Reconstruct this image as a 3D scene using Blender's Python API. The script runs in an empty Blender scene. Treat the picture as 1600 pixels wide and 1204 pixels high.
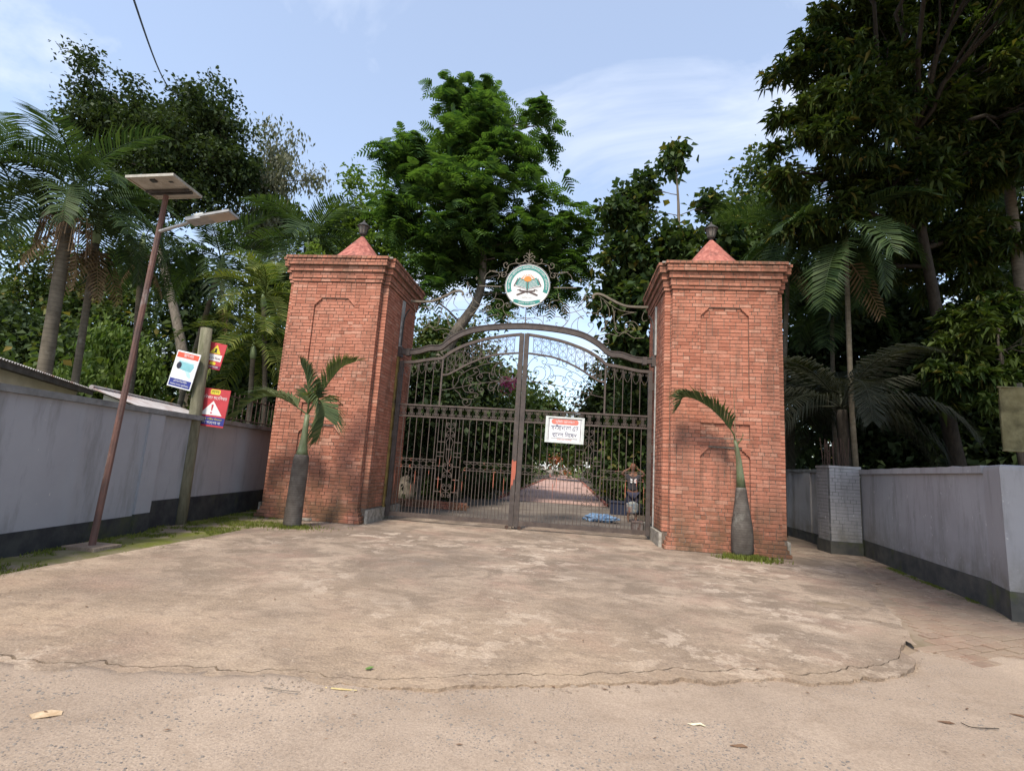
import bpy, math, random
import numpy as np
from mathutils import Vector, Matrix, noise
from mathutils.geometry import tessellate_polygon

scene = bpy.context.scene
C = scene.collection
rnd = random.Random(11)
R = math.radians

# ------------------------------------------------------------------ camera
F_PX, PITCH, ROLL, YAW = 792.49, 0.15703, 0.06321, 0.11980
CAM = Vector((1.2642, -11.2583, 1.49))
_fw = Vector((-math.sin(YAW)*math.cos(PITCH), math.cos(YAW)*math.cos(PITCH), math.sin(PITCH)))
_r0 = Vector((math.cos(YAW), math.sin(YAW), 0)); _u0 = _r0.cross(_fw)
_rt = _r0*math.cos(ROLL) + _u0*math.sin(ROLL)
_up = _u0*math.cos(ROLL) - _r0*math.sin(ROLL)
cam_data = bpy.data.cameras.new('camera'); cam = bpy.data.objects.new('camera', cam_data); C.objects.link(cam)
cam.matrix_world = Matrix(((_rt.x, _up.x, -_fw.x, CAM.x), (_rt.y, _up.y, -_fw.y, CAM.y), (_rt.z, _up.z, -_fw.z, CAM.z), (0, 0, 0, 1)))
cam_data.sensor_width = 36; cam_data.lens = F_PX/1600*36
cam_data.clip_start = 0.05; cam_data.clip_end = 3000
scene.camera = cam

# ------------------------------------------------------------------ sky and sun
SUN_AZ, SUN_EL = R(15), R(52)          # azimuth to the left of the road side
S = Vector((-math.sin(SUN_AZ)*math.cos(SUN_EL), -math.cos(SUN_AZ)*math.cos(SUN_EL), math.sin(SUN_EL)))
world = bpy.data.worlds.new('World'); scene.world = world; world.use_nodes = True
wn = world.node_tree.nodes; wl = world.node_tree.links
bg = wn['Background']; bg.inputs['Strength'].default_value = 0.145
sky = wn.new('ShaderNodeTexSky'); sky.sky_type = 'NISHITA'; sky.sun_disc = False
sky.sun_elevation = SUN_EL; sky.sun_rotation = math.atan2(S.x, S.y); sky.air_density = 1.15; sky.dust_density = 0.8; sky.ozone_density = 2.5
tc = wn.new('ShaderNodeTexCoord'); sep = wn.new('ShaderNodeSeparateXYZ'); wl.new(tc.outputs['Generated'], sep.inputs[0])
def wmath(op, a, b=None):
    n = wn.new('ShaderNodeMath'); n.operation = op
    for i, q in enumerate((a, b)):
        if q is None: continue
        if isinstance(q, (int, float)): n.inputs[i].default_value = q
        else: wl.new(q, n.inputs[i])
    return n.outputs[0]
zz = wmath('ADD', wmath('MAXIMUM', sep.outputs[2], 0.0), 0.22)
comb = wn.new('ShaderNodeCombineXYZ')
wl.new(wmath('DIVIDE', sep.outputs[0], zz), comb.inputs[0]); wl.new(wmath('DIVIDE', sep.outputs[1], zz), comb.inputs[1])
mp = wn.new('ShaderNodeMapping'); mp.inputs['Rotation'].default_value = (0, 0, R(-35)); mp.inputs['Scale'].default_value = (0.95, 1.3, 1); mp.inputs['Location'].default_value = (2.4, 6.6, 0)
wl.new(comb.outputs[0], mp.inputs[0])
cn = wn.new('ShaderNodeTexNoise'); cn.inputs['Scale'].default_value = 1.25; cn.inputs['Detail'].default_value = 7; cn.inputs['Roughness'].default_value = 0.58; cn.inputs['Distortion'].default_value = 0.7
wl.new(mp.outputs[0], cn.inputs['Vector'])
cr = wn.new('ShaderNodeValToRGB'); cr.color_ramp.elements[0].position = 0.49; cr.color_ramp.elements[1].position = 0.70
cr.color_ramp.elements[0].color = (0.30, 0.30, 0.30, 1); cr.color_ramp.elements[1].color = (1.0, 1.0, 1.0, 1)
wl.new(cn.outputs[0], cr.inputs[0])
cm = wn.new('ShaderNodeMixRGB'); cm.inputs[2].default_value = (3.7, 4.0, 4.6, 1)
wl.new(cr.outputs[0], cm.inputs[0]); wl.new(sky.outputs[0], cm.inputs[1]); wl.new(cm.outputs[0], bg.inputs['Color'])
sun_d = bpy.data.lights.new('sun', 'SUN'); sun_d.energy = 2.8; sun_d.angle = R(9); sun_d.color = (1.0, 0.92, 0.80)
sun = bpy.data.objects.new('sun', sun_d); C.objects.link(sun); sun.rotation_euler = S.to_track_quat('Z', 'Y').to_euler(); sun.location = S*40
scene.view_settings.view_transform = 'Standard'; scene.view_settings.look = 'None'
scene.view_settings.exposure = 0.92; scene.view_settings.gamma = 1.0; scene.view_settings.use_curve_mapping = False
scene.cycles.max_bounces = 6; scene.cycles.transparent_max_bounces = 4; scene.cycles.use_denoising = True

# ------------------------------------------------------------------ helpers
WORLD = {}
def ray(u, v): return _fw + _rt*((u-800)/F_PX) - _up*((v-602)/F_PX)
def at(u, v, y):
    d = ray(u, v); return CAM + d*((y-CAM.y)/d.y)
def mpp(p): return (Vector(p)-CAM).dot(_fw)/F_PX       # metres per photo pixel at a point

def tag(o, label=None, cat=None, group=None, kind=None):
    for k, v in (('label', label), ('category', cat), ('group', group), ('kind', kind)):
        if v: o[k] = v
    return o
def empty(name, loc, label=None, cat=None, group=None, rot=None):
    o = bpy.data.objects.new(name, None); C.objects.link(o); o.location = loc; o.empty_display_size = 0.2
    if rot: o.rotation_euler = rot
    WORLD[o] = Vector(loc); return tag(o, label, cat, group)
def link(name, me, parent=None, loc=(0, 0, 0)):
    o = bpy.data.objects.new(name, me); C.objects.link(o); o.location = loc
    if parent: o.parent = parent
    return o
def mk(name, V, F, mat, parent=None, smooth=False, local=False, origin=None):
    V = [Vector(q) for q in V]
    if local: org = Vector((0, 0, 0))
    elif origin is not None: org = Vector(origin)
    else:
        lo = [min(q[i] for q in V) for i in range(3)]; hi = [max(q[i] for q in V) for i in range(3)]
        org = Vector(((lo[0]+hi[0])/2, (lo[1]+hi[1])/2, lo[2]))
    me = bpy.data.meshes.new(name); me.from_pydata([tuple(q-org) for q in V], [], F); me.update()
    if smooth: me.polygons.foreach_set('use_smooth', [True]*len(me.polygons))
    if mat: me.materials.append(mat)
    o = link(name, me, parent)
    if local: o.location = (0, 0, 0)
    else: o.location = org - (WORLD[parent] if parent else Vector((0, 0, 0)))
    WORLD[o] = org if not local else (WORLD[parent] if parent else org)
    return o
def np_mesh(name, V, F, mat):
    """fast mesh from arrays; F is (n,3) or (n,4)"""
    me = bpy.data.meshes.new(name); k = F.shape[1]; n = len(F)
    me.vertices.add(len(V)); me.vertices.foreach_set('co', V.astype(np.float32).ravel())
    me.loops.add(n*k); me.loops.foreach_set('vertex_index', F.astype(np.int32).ravel())
    me.polygons.add(n); me.polygons.foreach_set('loop_start', np.arange(0, n*k, k, dtype=np.int32))
    me.update(calc_edges=True); me.materials.append(mat); return me

class MB:
    def __init__(s): s.v = []; s.f = []
    def add(s, V, F):
        b = len(s.v); s.v += [Vector(q) for q in V]; s.f += [tuple(i+b for i in q) for q in F]; return s
    def box(s, x0, y0, z0, x1, y1, z1):
        return s.add([(x0,y0,z0),(x1,y0,z0),(x1,y1,z0),(x0,y1,z0),(x0,y0,z1),(x1,y0,z1),(x1,y1,z1),(x0,y1,z1)],
                     [(0,3,2,1),(4,5,6,7),(0,1,5,4),(1,2,6,5),(2,3,7,6),(3,0,4,7)])
    def obox(s, c, ax, ay, az):
        c = Vector(c); ax = Vector(ax); ay = Vector(ay); az = Vector(az)
        V = [c+ax*i+ay*j+az*k for k in (-1,1) for i,j in ((-1,-1),(1,-1),(1,1),(-1,1))]
        return s.add(V, [(0,3,2,1),(4,5,6,7),(0,1,5,4),(1,2,6,5),(2,3,7,6),(3,0,4,7)])
    def tube(s, path, r, n=6, cap=True):
        P = [Vector(q) for q in path]; m = len(P)
        rr = r if isinstance(r, (list, tuple)) else [r]*m
        b = len(s.v); prev = None
        for i in range(m):
            t = (P[min(i+1, m-1)]-P[max(i-1, 0)])
            t = t.normalized() if t.length > 1e-9 else Vector((0, 0, 1))
            if prev is None:
                a = Vector((0, 1, 0)) if abs(t.y) < 0.9 else Vector((1, 0, 0))
                x = (a - t*a.dot(t)).normalized()
            else:
                x = prev - t*prev.dot(t); x = x.normalized() if x.length > 1e-6 else prev
            prev = x; y = t.cross(x)
            for k in range(n):
                an = 2*math.pi*k/n + math.pi/n
                s.v.append(P[i] + (x*math.cos(an) + y*math.sin(an))*rr[i])
        for i in range(m-1):
            for k in range(n):
                k2 = (k+1) % n; s.f.append((b+i*n+k, b+i*n+k2, b+(i+1)*n+k2, b+(i+1)*n+k))
        if cap:
            s.f.append(tuple(b+k for k in range(n))[::-1]); s.f.append(tuple(b+(m-1)*n+k for k in range(n)))
        return s
    def strip(s, path, hw, hd):
        """rectangular bar swept in the xz plane: half width hw across the path, half depth hd in y"""
        P = [Vector(q) for q in path]; m = len(P); b = len(s.v)
        for i in range(m):
            t = (P[min(i+1, m-1)]-P[max(i-1, 0)]).normalized(); nn = Vector((-t.z, 0, t.x))
            for sy, sn in ((-1,-1),(1,-1),(1,1),(-1,1)): s.v.append(P[i]+Vector((0, sy*hd, 0))+nn*(sn*hw))
        for i in range(m-1):
            for k in range(4):
                k2 = (k+1) % 4; s.f.append((b+i*4+k, b+i*4+k2, b+(i+1)*4+k2, b+(i+1)*4+k))
        s.f.append((b+3, b+2, b+1, b)); e = b+(m-1)*4; s.f.append((e, e+1, e+2, e+3)); return s
    def lathe(s, prof, c=(0, 0, 0), n=16):
        c = Vector(c); b = len(s.v); m = len(prof)
        for r, z in prof:
            for k in range(n):
                a = 2*math.pi*k/n; s.v.append(c+Vector((r*math.cos(a), r*math.sin(a), z)))
        for i in range(m-1):
            for k in range(n):
                k2 = (k+1) % n; s.f.append((b+i*n+k, b+i*n+k2, b+(i+1)*n+k2, b+(i+1)*n+k))
        s.f.append(tuple(b+k for k in range(n))[::-1]); s.f.append(tuple(b+(m-1)*n+k for k in range(n))); return s
    def prism(s, pts, y0, y1):
        """polygon in xz extruded from y0 to y1"""
        n = len(pts); b = len(s.v)
        for y in (y0, y1):
            for x, z in pts: s.v.append(Vector((x, y, z)))
        s.f.append(tuple(b+k for k in range(n))); s.f.append(tuple(b+n+k for k in range(n))[::-1])
        for k in range(n): k2 = (k+1) % n; s.f.append((b+k, b+n+k, b+n+k2, b+k2))
        return s
    def build(s, name, mat, parent=None, **kw): return mk(name, s.v, s.f, mat, parent, **kw)

def spline(P, k=6, closed=False):
    P = [Vector(q) for q in P]; out = []; n = len(P)
    for i in range(n-1):
        p0, p1, p2, p3 = P[max(i-1, 0)], P[i], P[i+1], P[min(i+2, n-1)]
        for j in range(k):
            t = j/k
            out.append(0.5*((2*p1)+(p2-p0)*t+(2*p0-5*p1+4*p2-p3)*t*t+(3*p1-p0-3*p2+p3)*t**3))
    out.append(P[-1]); return out

# ------------------------------------------------------------------ materials
def newmat(name):
    m = bpy.data.materials.new(name); m.use_nodes = True
    return m, m.node_tree.nodes, m.node_tree.links, m.node_tree.nodes['Principled BSDF']
def ramp(n, l, fac, stops):
    r = n.new('ShaderNodeValToRGB'); e = r.color_ramp.elements
    while len(e) < len(stops): e.new(0.5)
    for i, (p, c) in enumerate(stops): e[i].position = p; e[i].color = (*c, 1) if len(c) == 3 else c
    l.new(fac, r.inputs[0]); return r.outputs[0]
def nz(n, l, scale, detail=4, rough=0.55, stretch=None, dist=0.0, loc=(0, 0, 0), coord=None):
    if coord is None:
        g = n.new('ShaderNodeNewGeometry'); coord = g.outputs['Position']
    mpn = n.new('ShaderNodeMapping'); mpn.inputs['Location'].default_value = loc
    if stretch: mpn.inputs['Scale'].default_value = stretch
    l.new(coord, mpn.inputs[0])
    t = n.new('ShaderNodeTexNoise'); t.inputs['Scale'].default_value = scale; t.inputs['Detail'].default_value = detail
    t.inputs['Roughness'].default_value = rough; t.inputs['Distortion'].default_value = dist
    l.new(mpn.outputs[0], t.inputs['Vector']); return t.outputs[0]
def mixc(n, l, fac, a, b, blend='MIX'):
    m = n.new('ShaderNodeMixRGB'); m.blend_type = blend
    for i, q in ((0, fac), (1, a), (2, b)):
        if isinstance(q, (int, float)): m.inputs[i].default_value = q
        elif isinstance(q, tuple): m.inputs[i].default_value = (*q, 1) if len(q) == 3 else q
        else: l.new(q, m.inputs[i])
    return m.outputs[0]
def mth(n, l, op, a, b=None, clamp=False):
    m = n.new('ShaderNodeMath'); m.operation = op; m.use_clamp = clamp
    for i, q in enumerate((a, b)):
        if q is None: continue
        if isinstance(q, (int, float)): m.inputs[i].default_value = q
        else: l.new(q, m.inputs[i])
    return m.outputs[0]
def bump(n, l, b, h, strength=0.4, dist=0.02):
    k = n.new('ShaderNodeBump'); k.inputs['Strength'].default_value = strength; k.inputs['Distance'].default_value = dist
    l.new(h, k.inputs['Height']); l.new(k.outputs[0], b.inputs['Normal'])
def zpos(n, l):
    g = n.new('ShaderNodeNewGeometry'); s = n.new('ShaderNodeSeparateXYZ'); l.new(g.outputs['Position'], s.inputs[0]); return s.outputs
def mot(name, c1, c2, scale=6, rough=0.8, bs=0.25, bscale=None, c3=None, metal=0.0, spec=0.3, stretch=None, lo=0.35, hi=0.65):
    """two or three tone mottled surface"""
    m, n, l, b = newmat(name)
    col = ramp(n, l, nz(n, l, scale, 6, 0.6, stretch), [(lo, c1), (hi, c2)])
    if c3: col = mixc(n, l, ramp(n, l, nz(n, l, scale*0.37, 5, 0.65, stretch, loc=(7, 3, 1)), [(0.55, (0,0,0)), (0.68, (1,1,1))]), col, c3)
    l.new(col, b.inputs['Base Color']); b.inputs['Roughness'].default_value = rough; b.inputs['Metallic'].default_value = metal
    b.inputs['Specular IOR Level'].default_value = spec
    if bs: bump(n, l, b, nz(n, l, bscale or scale*5, 4, 0.6), bs)
    return m
def plain(name, c, rough=0.6, metal=0.0, spec=0.35):
    m, n, l, b = newmat(name); b.inputs['Roughness'].default_value = rough; b.inputs['Metallic'].default_value = metal
    b.inputs['Specular IOR Level'].default_value = spec
    mm = n.new('ShaderNodeMixRGB'); mm.blend_type = 'MULTIPLY'; mm.inputs[0].default_value = 1; mm.inputs[1].default_value = (*c, 1)
    l.new(ramp(n, l, nz(n, l, 9, 5, 0.6), [(0.3, (0.8,0.8,0.8)), (0.7, (1,1,1))]), mm.inputs[2])
    l.new(mm.outputs[0], b.inputs['Base Color']); return m
def leafmat(name, dark, mid, light, trans=0.35, rough=0.55, old=None):
    m, n, l, b = newmat(name)
    g = n.new('ShaderNodeNewGeometry')
    stops = [(0.0, dark), (0.5, mid), (0.93, light)]
    if old: stops.append((0.985, old))
    col = ramp(n, l, g.outputs['Random Per Island'], stops)
    col = mixc(n, l, ramp(n, l, nz(n, l, 0.9, 3, 0.6), [(0.42, (0,0,0)), (0.62, (0.6,0.6,0.6))]), col, light)
    l.new(col, b.inputs['Base Color']); b.inputs['Roughness'].default_value = max(rough, 0.55); b.inputs['Specular IOR Level'].default_value = 0.14
    t = n.new('ShaderNodeBsdfTranslucent'); tcol = mixc(n, l, 1.0, col, (1.25, 1.35, 0.55), 'MULTIPLY'); l.new(tcol, t.inputs[0])
    mx = n.new('ShaderNodeMixShader'); mx.inputs[0].default_value = trans
    l.new(b.outputs[0], mx.inputs[1]); l.new(t.outputs[0], mx.inputs[2]); l.new(mx.outputs[0], n['Material Output'].inputs[0]); return m

M = {}
# brick: every brick has its own tone, plus stains that wander over the whole pillar
def brickmat(name, cols, stain=0.5, mossy=True, dusty=False):
    m, n, l, b = newmat(name)
    g = n.new('ShaderNodeNewGeometry'); oi = n.new('ShaderNodeObjectInfo')
    fr = mth(n, l, 'FRACT', mth(n, l, 'ADD', g.outputs['Random Per Island'], oi.outputs['Random']))
    col = ramp(n, l, fr, cols)
    col = mixc(n, l, ramp(n, l, nz(n, l, 26, 5, 0.7), [(0.42, (0,0,0)), (0.75, (0.55,0.55,0.55))]), col, (0.17, 0.062, 0.042))
    col = mixc(n, l, ramp(n, l, nz(n, l, 9, 5, 0.7, loc=(3, 1, 5)), [(0.56, (0,0,0)), (0.78, (0.35,0.35,0.35))]), col, (0.52, 0.33, 0.24))
    st = ramp(n, l, nz(n, l, 1.1, 6, 0.68, (1.5, 1.5, 0.45), loc=(2, 0, 4)), [(0.47, (0,0,0)), (0.68, (stain*1.1,)*3)])
    col = mixc(n, l, st, col, (0.12, 0.070, 0.048))
    rs = mth(n, l, 'MULTIPLY', ramp(n, l, nz(n, l, 5.5, 5, 0.6, (1.6, 1.6, 0.10), loc=(8, 3, 1)), [(0.52, (0,0,0)), (0.66, (stain,)*3)]), ramp(n, l, nz(n, l, 0.8, 3, 0.5, loc=(0, 7, 2)), [(0.42, (0,0,0)), (0.58, (1,1,1))]))
    if mossy: col = mixc(n, l, rs, col, (0.12, 0.078, 0.055))
    z = zpos(n, l)[2]
    low = mth(n, l, 'MULTIPLY', ramp(n, l, mth(n, l, 'MULTIPLY', z, 0.5), [(0.0, (1,1,1)), (0.75, (0,0,0))]),
              ramp(n, l, nz(n, l, 2.3, 6, 0.7), [(0.36, (0,0,0)), (0.56, (0.85,0.85,0.85))]))
    if mossy: col = mixc(n, l, low, col, (0.105, 0.072, 0.040))
    top = mth(n, l, 'MULTIPLY', ramp(n, l, mth(n, l, 'MULTIPLY', mth(n, l, 'SUBTRACT', z, 5.5), 1.2), [(0.0, (0,0,0)), (0.9, (1,1,1))]),
              ramp(n, l, nz(n, l, 3.1, 6, 0.7), [(0.42, (0,0,0)), (0.62, (0.75,0.75,0.75))]))
    if mossy: col = mixc(n, l, top, col, (0.11, 0.07, 0.045))
    if dusty: col = mixc(n, l, ramp(n, l, nz(n, l, 1.4, 7, 0.65, loc=(6, 6, 0)), [(0.38, (0.1,0.1,0.1)), (0.60, (0.75,0.75,0.75))]), col, (0.27,0.205,0.145))
    l.new(col, b.inputs['Base Color']); b.inputs['Roughness'].default_value = 0.88; b.inputs['Specular IOR Level'].default_value = 0.2
    bump(n, l, b, nz(n, l, 60, 4, 0.65), 0.35, 0.01); return m
M['brick'] = brickmat('brick_clay', [(0.0, (0.325,0.120,0.075)), (0.25, (0.445,0.180,0.115)), (0.55, (0.485,0.205,0.135)), (0.8, (0.40,0.152,0.096)), (0.97, (0.52,0.265,0.185))])
M['paver'] = brickmat('dusty_paving_brick', [(0.0, (0.22,0.155,0.115)), (0.5, (0.31,0.235,0.175)), (1.0, (0.27,0.18,0.13))], 0.25, False, True)
M['mortar'] = mot('mortar', (0.095,0.07,0.055), (0.22,0.175,0.14), 14, 0.95, 0.4)
M['plinth'] = mot('plinth_cement', (0.20,0.18,0.15), (0.38,0.35,0.30), 9, 0.9, 0.4, c3=(0.12,0.11,0.075))
M['cone'] = mot('red_oxide_cement', (0.24,0.072,0.055), (0.44,0.165,0.125), 7, 0.85, 0.4, c3=(0.13,0.055,0.045), stretch=(1.6,1.6,0.7))
M['lantern'] = mot('lantern_iron', (0.03,0.028,0.028), (0.075,0.068,0.062), 12, 0.6, 0.2)
M['lantern_glass'] = plain('lantern_glass', (0.16,0.14,0.12), 0.2, 0, 0.5)
# gate iron: brown paint with dust and spots of red primer
def iron(name, c1, c2, red=True):
    m, n, l, b = newmat(name)
    col = ramp(n, l, nz(n, l, 7, 6, 0.65), [(0.35, c1), (0.68, c2)])
    col = mixc(n, l, ramp(n, l, nz(n, l, 23, 4, 0.6, loc=(1, 2, 3)), [(0.6, (0,0,0)), (0.75, (0.6,0.6,0.6))]), col, (0.17,0.10,0.055))
    if red:
        z = zpos(n, l)[2]
        band = ramp(n, l, mth(n, l, 'MULTIPLY', z, 0.5), [(0.30, (0,0,0)), (0.48, (1,1,1)), (0.68, (1,1,1)), (0.84, (0,0,0))])
        k = ramp(n, l, nz(n, l, 3.1, 2, 0.5, (3.2, 1, 0.5), loc=(0.4, 0, 0.3)), [(0.60, (0,0,0)), (0.63, (1,1,1))])
        col = mixc(n, l, mth(n, l, 'MULTIPLY', band, k), col, (0.38,0.125,0.08))
    l.new(col, b.inputs['Base Color']); b.inputs['Roughness'].default_value = 0.6; b.inputs['Specular IOR Level'].default_value = 0.3
    bump(n, l, b, nz(n, l, 70, 3, 0.6), 0.2, 0.004); return m
M['iron'] = iron('gate_iron', (0.062,0.046,0.040), (0.105,0.080,0.066))
M['iron_arch'] = iron('arch_iron', (0.052,0.041,0.036), (0.085,0.068,0.060), False)
M['iron_light'] = iron('weathered_scroll_iron', (0.10,0.085,0.065), (0.17,0.14,0.10), False)
M['jamb'] = mot('jamb_steel', (0.22,0.22,0.21), (0.40,0.40,0.38), 8, 0.7, 0.2)
M['mustard'] = mot('mustard_stain', (0.16,0.105,0.03), (0.26,0.19,0.06), 6, 0.85, 0.3, c3=(0.07,0.055,0.035))
# painted plaster walls
def plaster(name, c1, c2, streak, mossz=0.0):
    m, n, l, b = newmat(name)
    col = ramp(n, l, nz(n, l, 1.3, 6, 0.6), [(0.3, c1), (0.7, c2)])
    col = mixc(n, l, ramp(n, l, nz(n, l, 2.2, 6, 0.7, (1.3, 1.3, 0.25), loc=(4, 2, 0)), [(0.50, (0,0,0)), (0.70, (0.85,0.85,0.85))]), col, (streak[0]*0.72, streak[1]*0.72, streak[2]*0.70))
    col = mixc(n, l, ramp(n, l, nz(n, l, 13, 3, 0.6, (1, 1, 0.6), loc=(1, 9, 2)), [(0.69 if mossz else 0.735, (0,0,0)), (0.70 if mossz else 0.75, (0.8,0.8,0.8))]), col, (0.55,0.52,0.50))
    z = zpos(n, l)[2]
    k = mth(n, l, 'MULTIPLY', ramp(n, l, z, [(0.25, (1,1,1)), (0.85, (0,0,0))]), ramp(n, l, nz(n, l, 3, 6, 0.7), [(0.35, (0.1,0.1,0.1)), (0.65, (0.75,0.75,0.75))]))
    if mossz: col = mixc(n, l, k, col, (0.13,0.115,0.075))
    l.new(col, b.inputs['Base Color']); b.inputs['Roughness'].default_value = 0.85; b.inputs['Specular IOR Level'].default_value = 0.2
    bump(n, l, b, nz(n, l, 30, 5, 0.6), 0.25, 0.01); return m
M['wall_l'] = plaster('blue_grey_paint', (0.295,0.303,0.328), (0.335,0.343,0.368), (0.265,0.268,0.282))
M['wall_r'] = plaster('mauve_grey_paint', (0.315,0.303,0.305), (0.360,0.348,0.350), (0.27,0.26,0.255), 1)
M['band'] = mot('black_band', (0.022,0.024,0.028), (0.05,0.052,0.05), 4, 0.85, 0.3, c3=(0.055,0.06,0.03))
M['band_r'] = mot('mossy_black_band', (0.05,0.05,0.048), (0.095,0.09,0.075), 4, 0.9, 0.3, c3=(0.075,0.085,0.03))
M['coping'] = mot('coping_cement', (0.14,0.145,0.145), (0.23,0.235,0.235), 5, 0.9, 0.4, c3=(0.10,0.10,0.09))
M['cream'] = mot('cream_plaster', (0.47,0.44,0.34), (0.56,0.53,0.42), 3, 0.85, 0.2)
M['fascia'] = mot('dark_fascia', (0.05,0.045,0.04), (0.10,0.09,0.08), 6, 0.8, 0.2)
M['tin'] = mot('corrugated_tin', (0.32,0.29,0.28), (0.46,0.43,0.42), 3, 0.55, 0.2, c3=(0.26,0.13,0.095), metal=0.25, stretch=(1, 3, 1))
M['rust'] = mot('rusty_paint', (0.085,0.055,0.048), (0.16,0.082,0.065), 5, 0.75, 0.35, c3=(0.27,0.26,0.245), stretch=(2, 2, 0.6))
M['rust_bar'] = mot('rusty_rod', (0.045,0.028,0.022), (0.09,0.055,0.042), 8, 0.9, 0.3)
M['galv'] = mot('galvanised', (0.25,0.25,0.24), (0.38,0.37,0.36), 8, 0.5, 0.15, metal=0.3)
M['panel_back'] = mot('panel_backsheet', (0.33,0.30,0.26), (0.44,0.41,0.36), 5, 0.6, 0.1)
M['panel_frame'] = mot('aluminium_frame', (0.36,0.33,0.27), (0.50,0.46,0.39), 8, 0.5, 0.1, metal=0.3)
M['panel_glass'] = plain('panel_cells', (0.015,0.02,0.045), 0.15, 0, 0.6)
M['dark_plastic'] = plain('dark_plastic', (0.03,0.03,0.03), 0.5)
M['lamp_lens'] = plain('lamp_lens', (0.42,0.36,0.30), 0.35, 0, 0.5)
M['pole'] = mot('mossy_pole', (0.115,0.105,0.068), (0.20,0.185,0.125), 6, 0.9, 0.5, c3=(0.085,0.088,0.045), stretch=(3, 3, 0.5))
M['white'] = plain('white_print', (0.74,0.74,0.74), 0.5)
M['white_b'] = mot('white_enamel', (0.60,0.60,0.58), (0.72,0.72,0.71), 5, 0.5, 0.05)
M['offwhite'] = plain('off_white_frame', (0.60,0.63,0.60), 0.5)
M['red'] = plain('red_print', (0.50,0.05,0.06), 0.6); M['orange_red'] = plain('orange_red_print', (0.66,0.10,0.05), 0.5)
M['salmon'] = plain('faded_red_print', (0.66,0.20,0.15), 0.5); M['navy'] = plain('navy_print', (0.035,0.045,0.22), 0.5)
M['ink'] = plain('blue_black_ink', (0.035,0.035,0.12), 0.5); M['black'] = plain('black_print', (0.02,0.02,0.02), 0.5)
M['yellow'] = plain('yellow_print', (0.66,0.56,0.05), 0.5); M['cyan'] = plain('camera_teal', (0.22,0.48,0.52), 0.5)
M['cyan_d'] = plain('camera_teal_light', (0.45,0.66,0.68), 0.5); M['lens'] = plain('camera_lens_print', (0.02,0.02,0.035), 0.4)
M['green'] = plain('emblem_green', (0.025,0.22,0.19), 0.5); M['sun_o'] = plain('emblem_orange', (0.72,0.24,0.04), 0.5)
M['brown'] = plain('emblem_brown', (0.075,0.045,0.04), 0.5); M['grey_p'] = plain('grey_print', (0.35,0.35,0.36), 0.5); M['maroon'] = plain('maroon_print', (0.17,0.02,0.07), 0.5)
M['bark'] = mot('grey_bark', (0.105,0.085,0.065), (0.20,0.17,0.135), 8, 0.92, 0.7, 18, c3=(0.075,0.075,0.05), stretch=(2, 2, 0.6))
M['bark_d'] = mot('dark_bark', (0.022,0.018,0.014), (0.048,0.039,0.030), 8, 0.92, 0.7, 18, stretch=(2, 2, 0.6))
def palmtrunk(name, c1, c2, per=9.0):
    m, n, l, b = newmat(name); z = zpos(n, l)[2]
    w = mth(n, l, 'FRACT', mth(n, l, 'ADD', mth(n, l, 'MULTIPLY', z, per), mth(n, l, 'MULTIPLY', nz(n, l, 3, 2), 0.5)))
    col = ramp(n, l, nz(n, l, 5, 6, 0.65), [(0.3, c1), (0.7, c2)])
    col = mixc(n, l, ramp(n, l, w, [(0.0, (0.7,0.7,0.7)), (0.16, (0,0,0))]), col, (c1[0]*0.45, c1[1]*0.45, c1[2]*0.45))
    col = mixc(n, l, ramp(n, l, nz(n, l, 1.7, 5, 0.7, loc=(5, 5, 5)), [(0.58, (0,0,0)), (0.7, (0.6,0.6,0.6))]), col, (0.30,0.29,0.25))
    l.new(col, b.inputs['Base Color']); b.inputs['Roughness'].default_value = 0.9; b.inputs['Specular IOR Level'].default_value = 0.145
    bump(n, l, b, w, 0.5, 0.02); return m
M['ptrunk'] = palmtrunk('palm_trunk', (0.085,0.072,0.052), (0.155,0.132,0.098))
M['btrunk'] = palmtrunk('bottle_palm_trunk', (0.075,0.062,0.053), (0.165,0.145,0.125), 22)
M['shaft'] = mot('green_crownshaft', (0.15,0.20,0.09), (0.26,0.33,0.17), 5, 0.5, 0.1, stretch=(2, 2, 0.5))
M['shaft_b'] = mot('bottle_palm_crownshaft', (0.085,0.105,0.048), (0.165,0.195,0.11), 5, 0.45, 0.1, c3=(0.12,0.09,0.06), stretch=(2, 2, 0.5))
M['husk'] = mot('dry_husk', (0.13,0.085,0.05), (0.26,0.18,0.11), 8, 0.9, 0.4)
M['dead'] = leafmat('dead_frond', (0.1000,0.0650,0.0350), (0.1700,0.1150,0.0650), (0.2500,0.1750,0.1000), 0.2, 0.7)
M['palm'] = leafmat('palm_leaflets', (0.0166,0.0326,0.0146), (0.0312,0.0584,0.0229), (0.0645,0.0987,0.0333), 0.28, 0.38)
M['palm_y'] = leafmat('yellow_green_palm', (0.0383,0.0652,0.0153), (0.0791,0.1211,0.0230), (0.1723,0.1843,0.0447), 0.35, 0.4)
M['palm_b'] = leafmat('bottle_palm_leaflets', (0.0336,0.0614,0.0264), (0.0624,0.0990,0.0384), (0.1320,0.1485,0.0660), 0.3, 0.35)
M['coco'] = leafmat('grey_coconut_leaflets', (0.0135,0.0173,0.0111), (0.0246,0.0295,0.0185), (0.0462,0.0468,0.0320), 0.2, 0.4)
M['poin'] = leafmat('feathery_leaf', (0.0186,0.0460,0.0186), (0.0394,0.0861,0.0255), (0.0986,0.1675,0.0406), 0.4, 0.5)
M['broad'] = leafmat('dark_broad_leaf', (0.0146,0.0274,0.0125), (0.0270,0.0446,0.0187), (0.0572,0.0815,0.0312), 0.25, 0.4)
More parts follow.
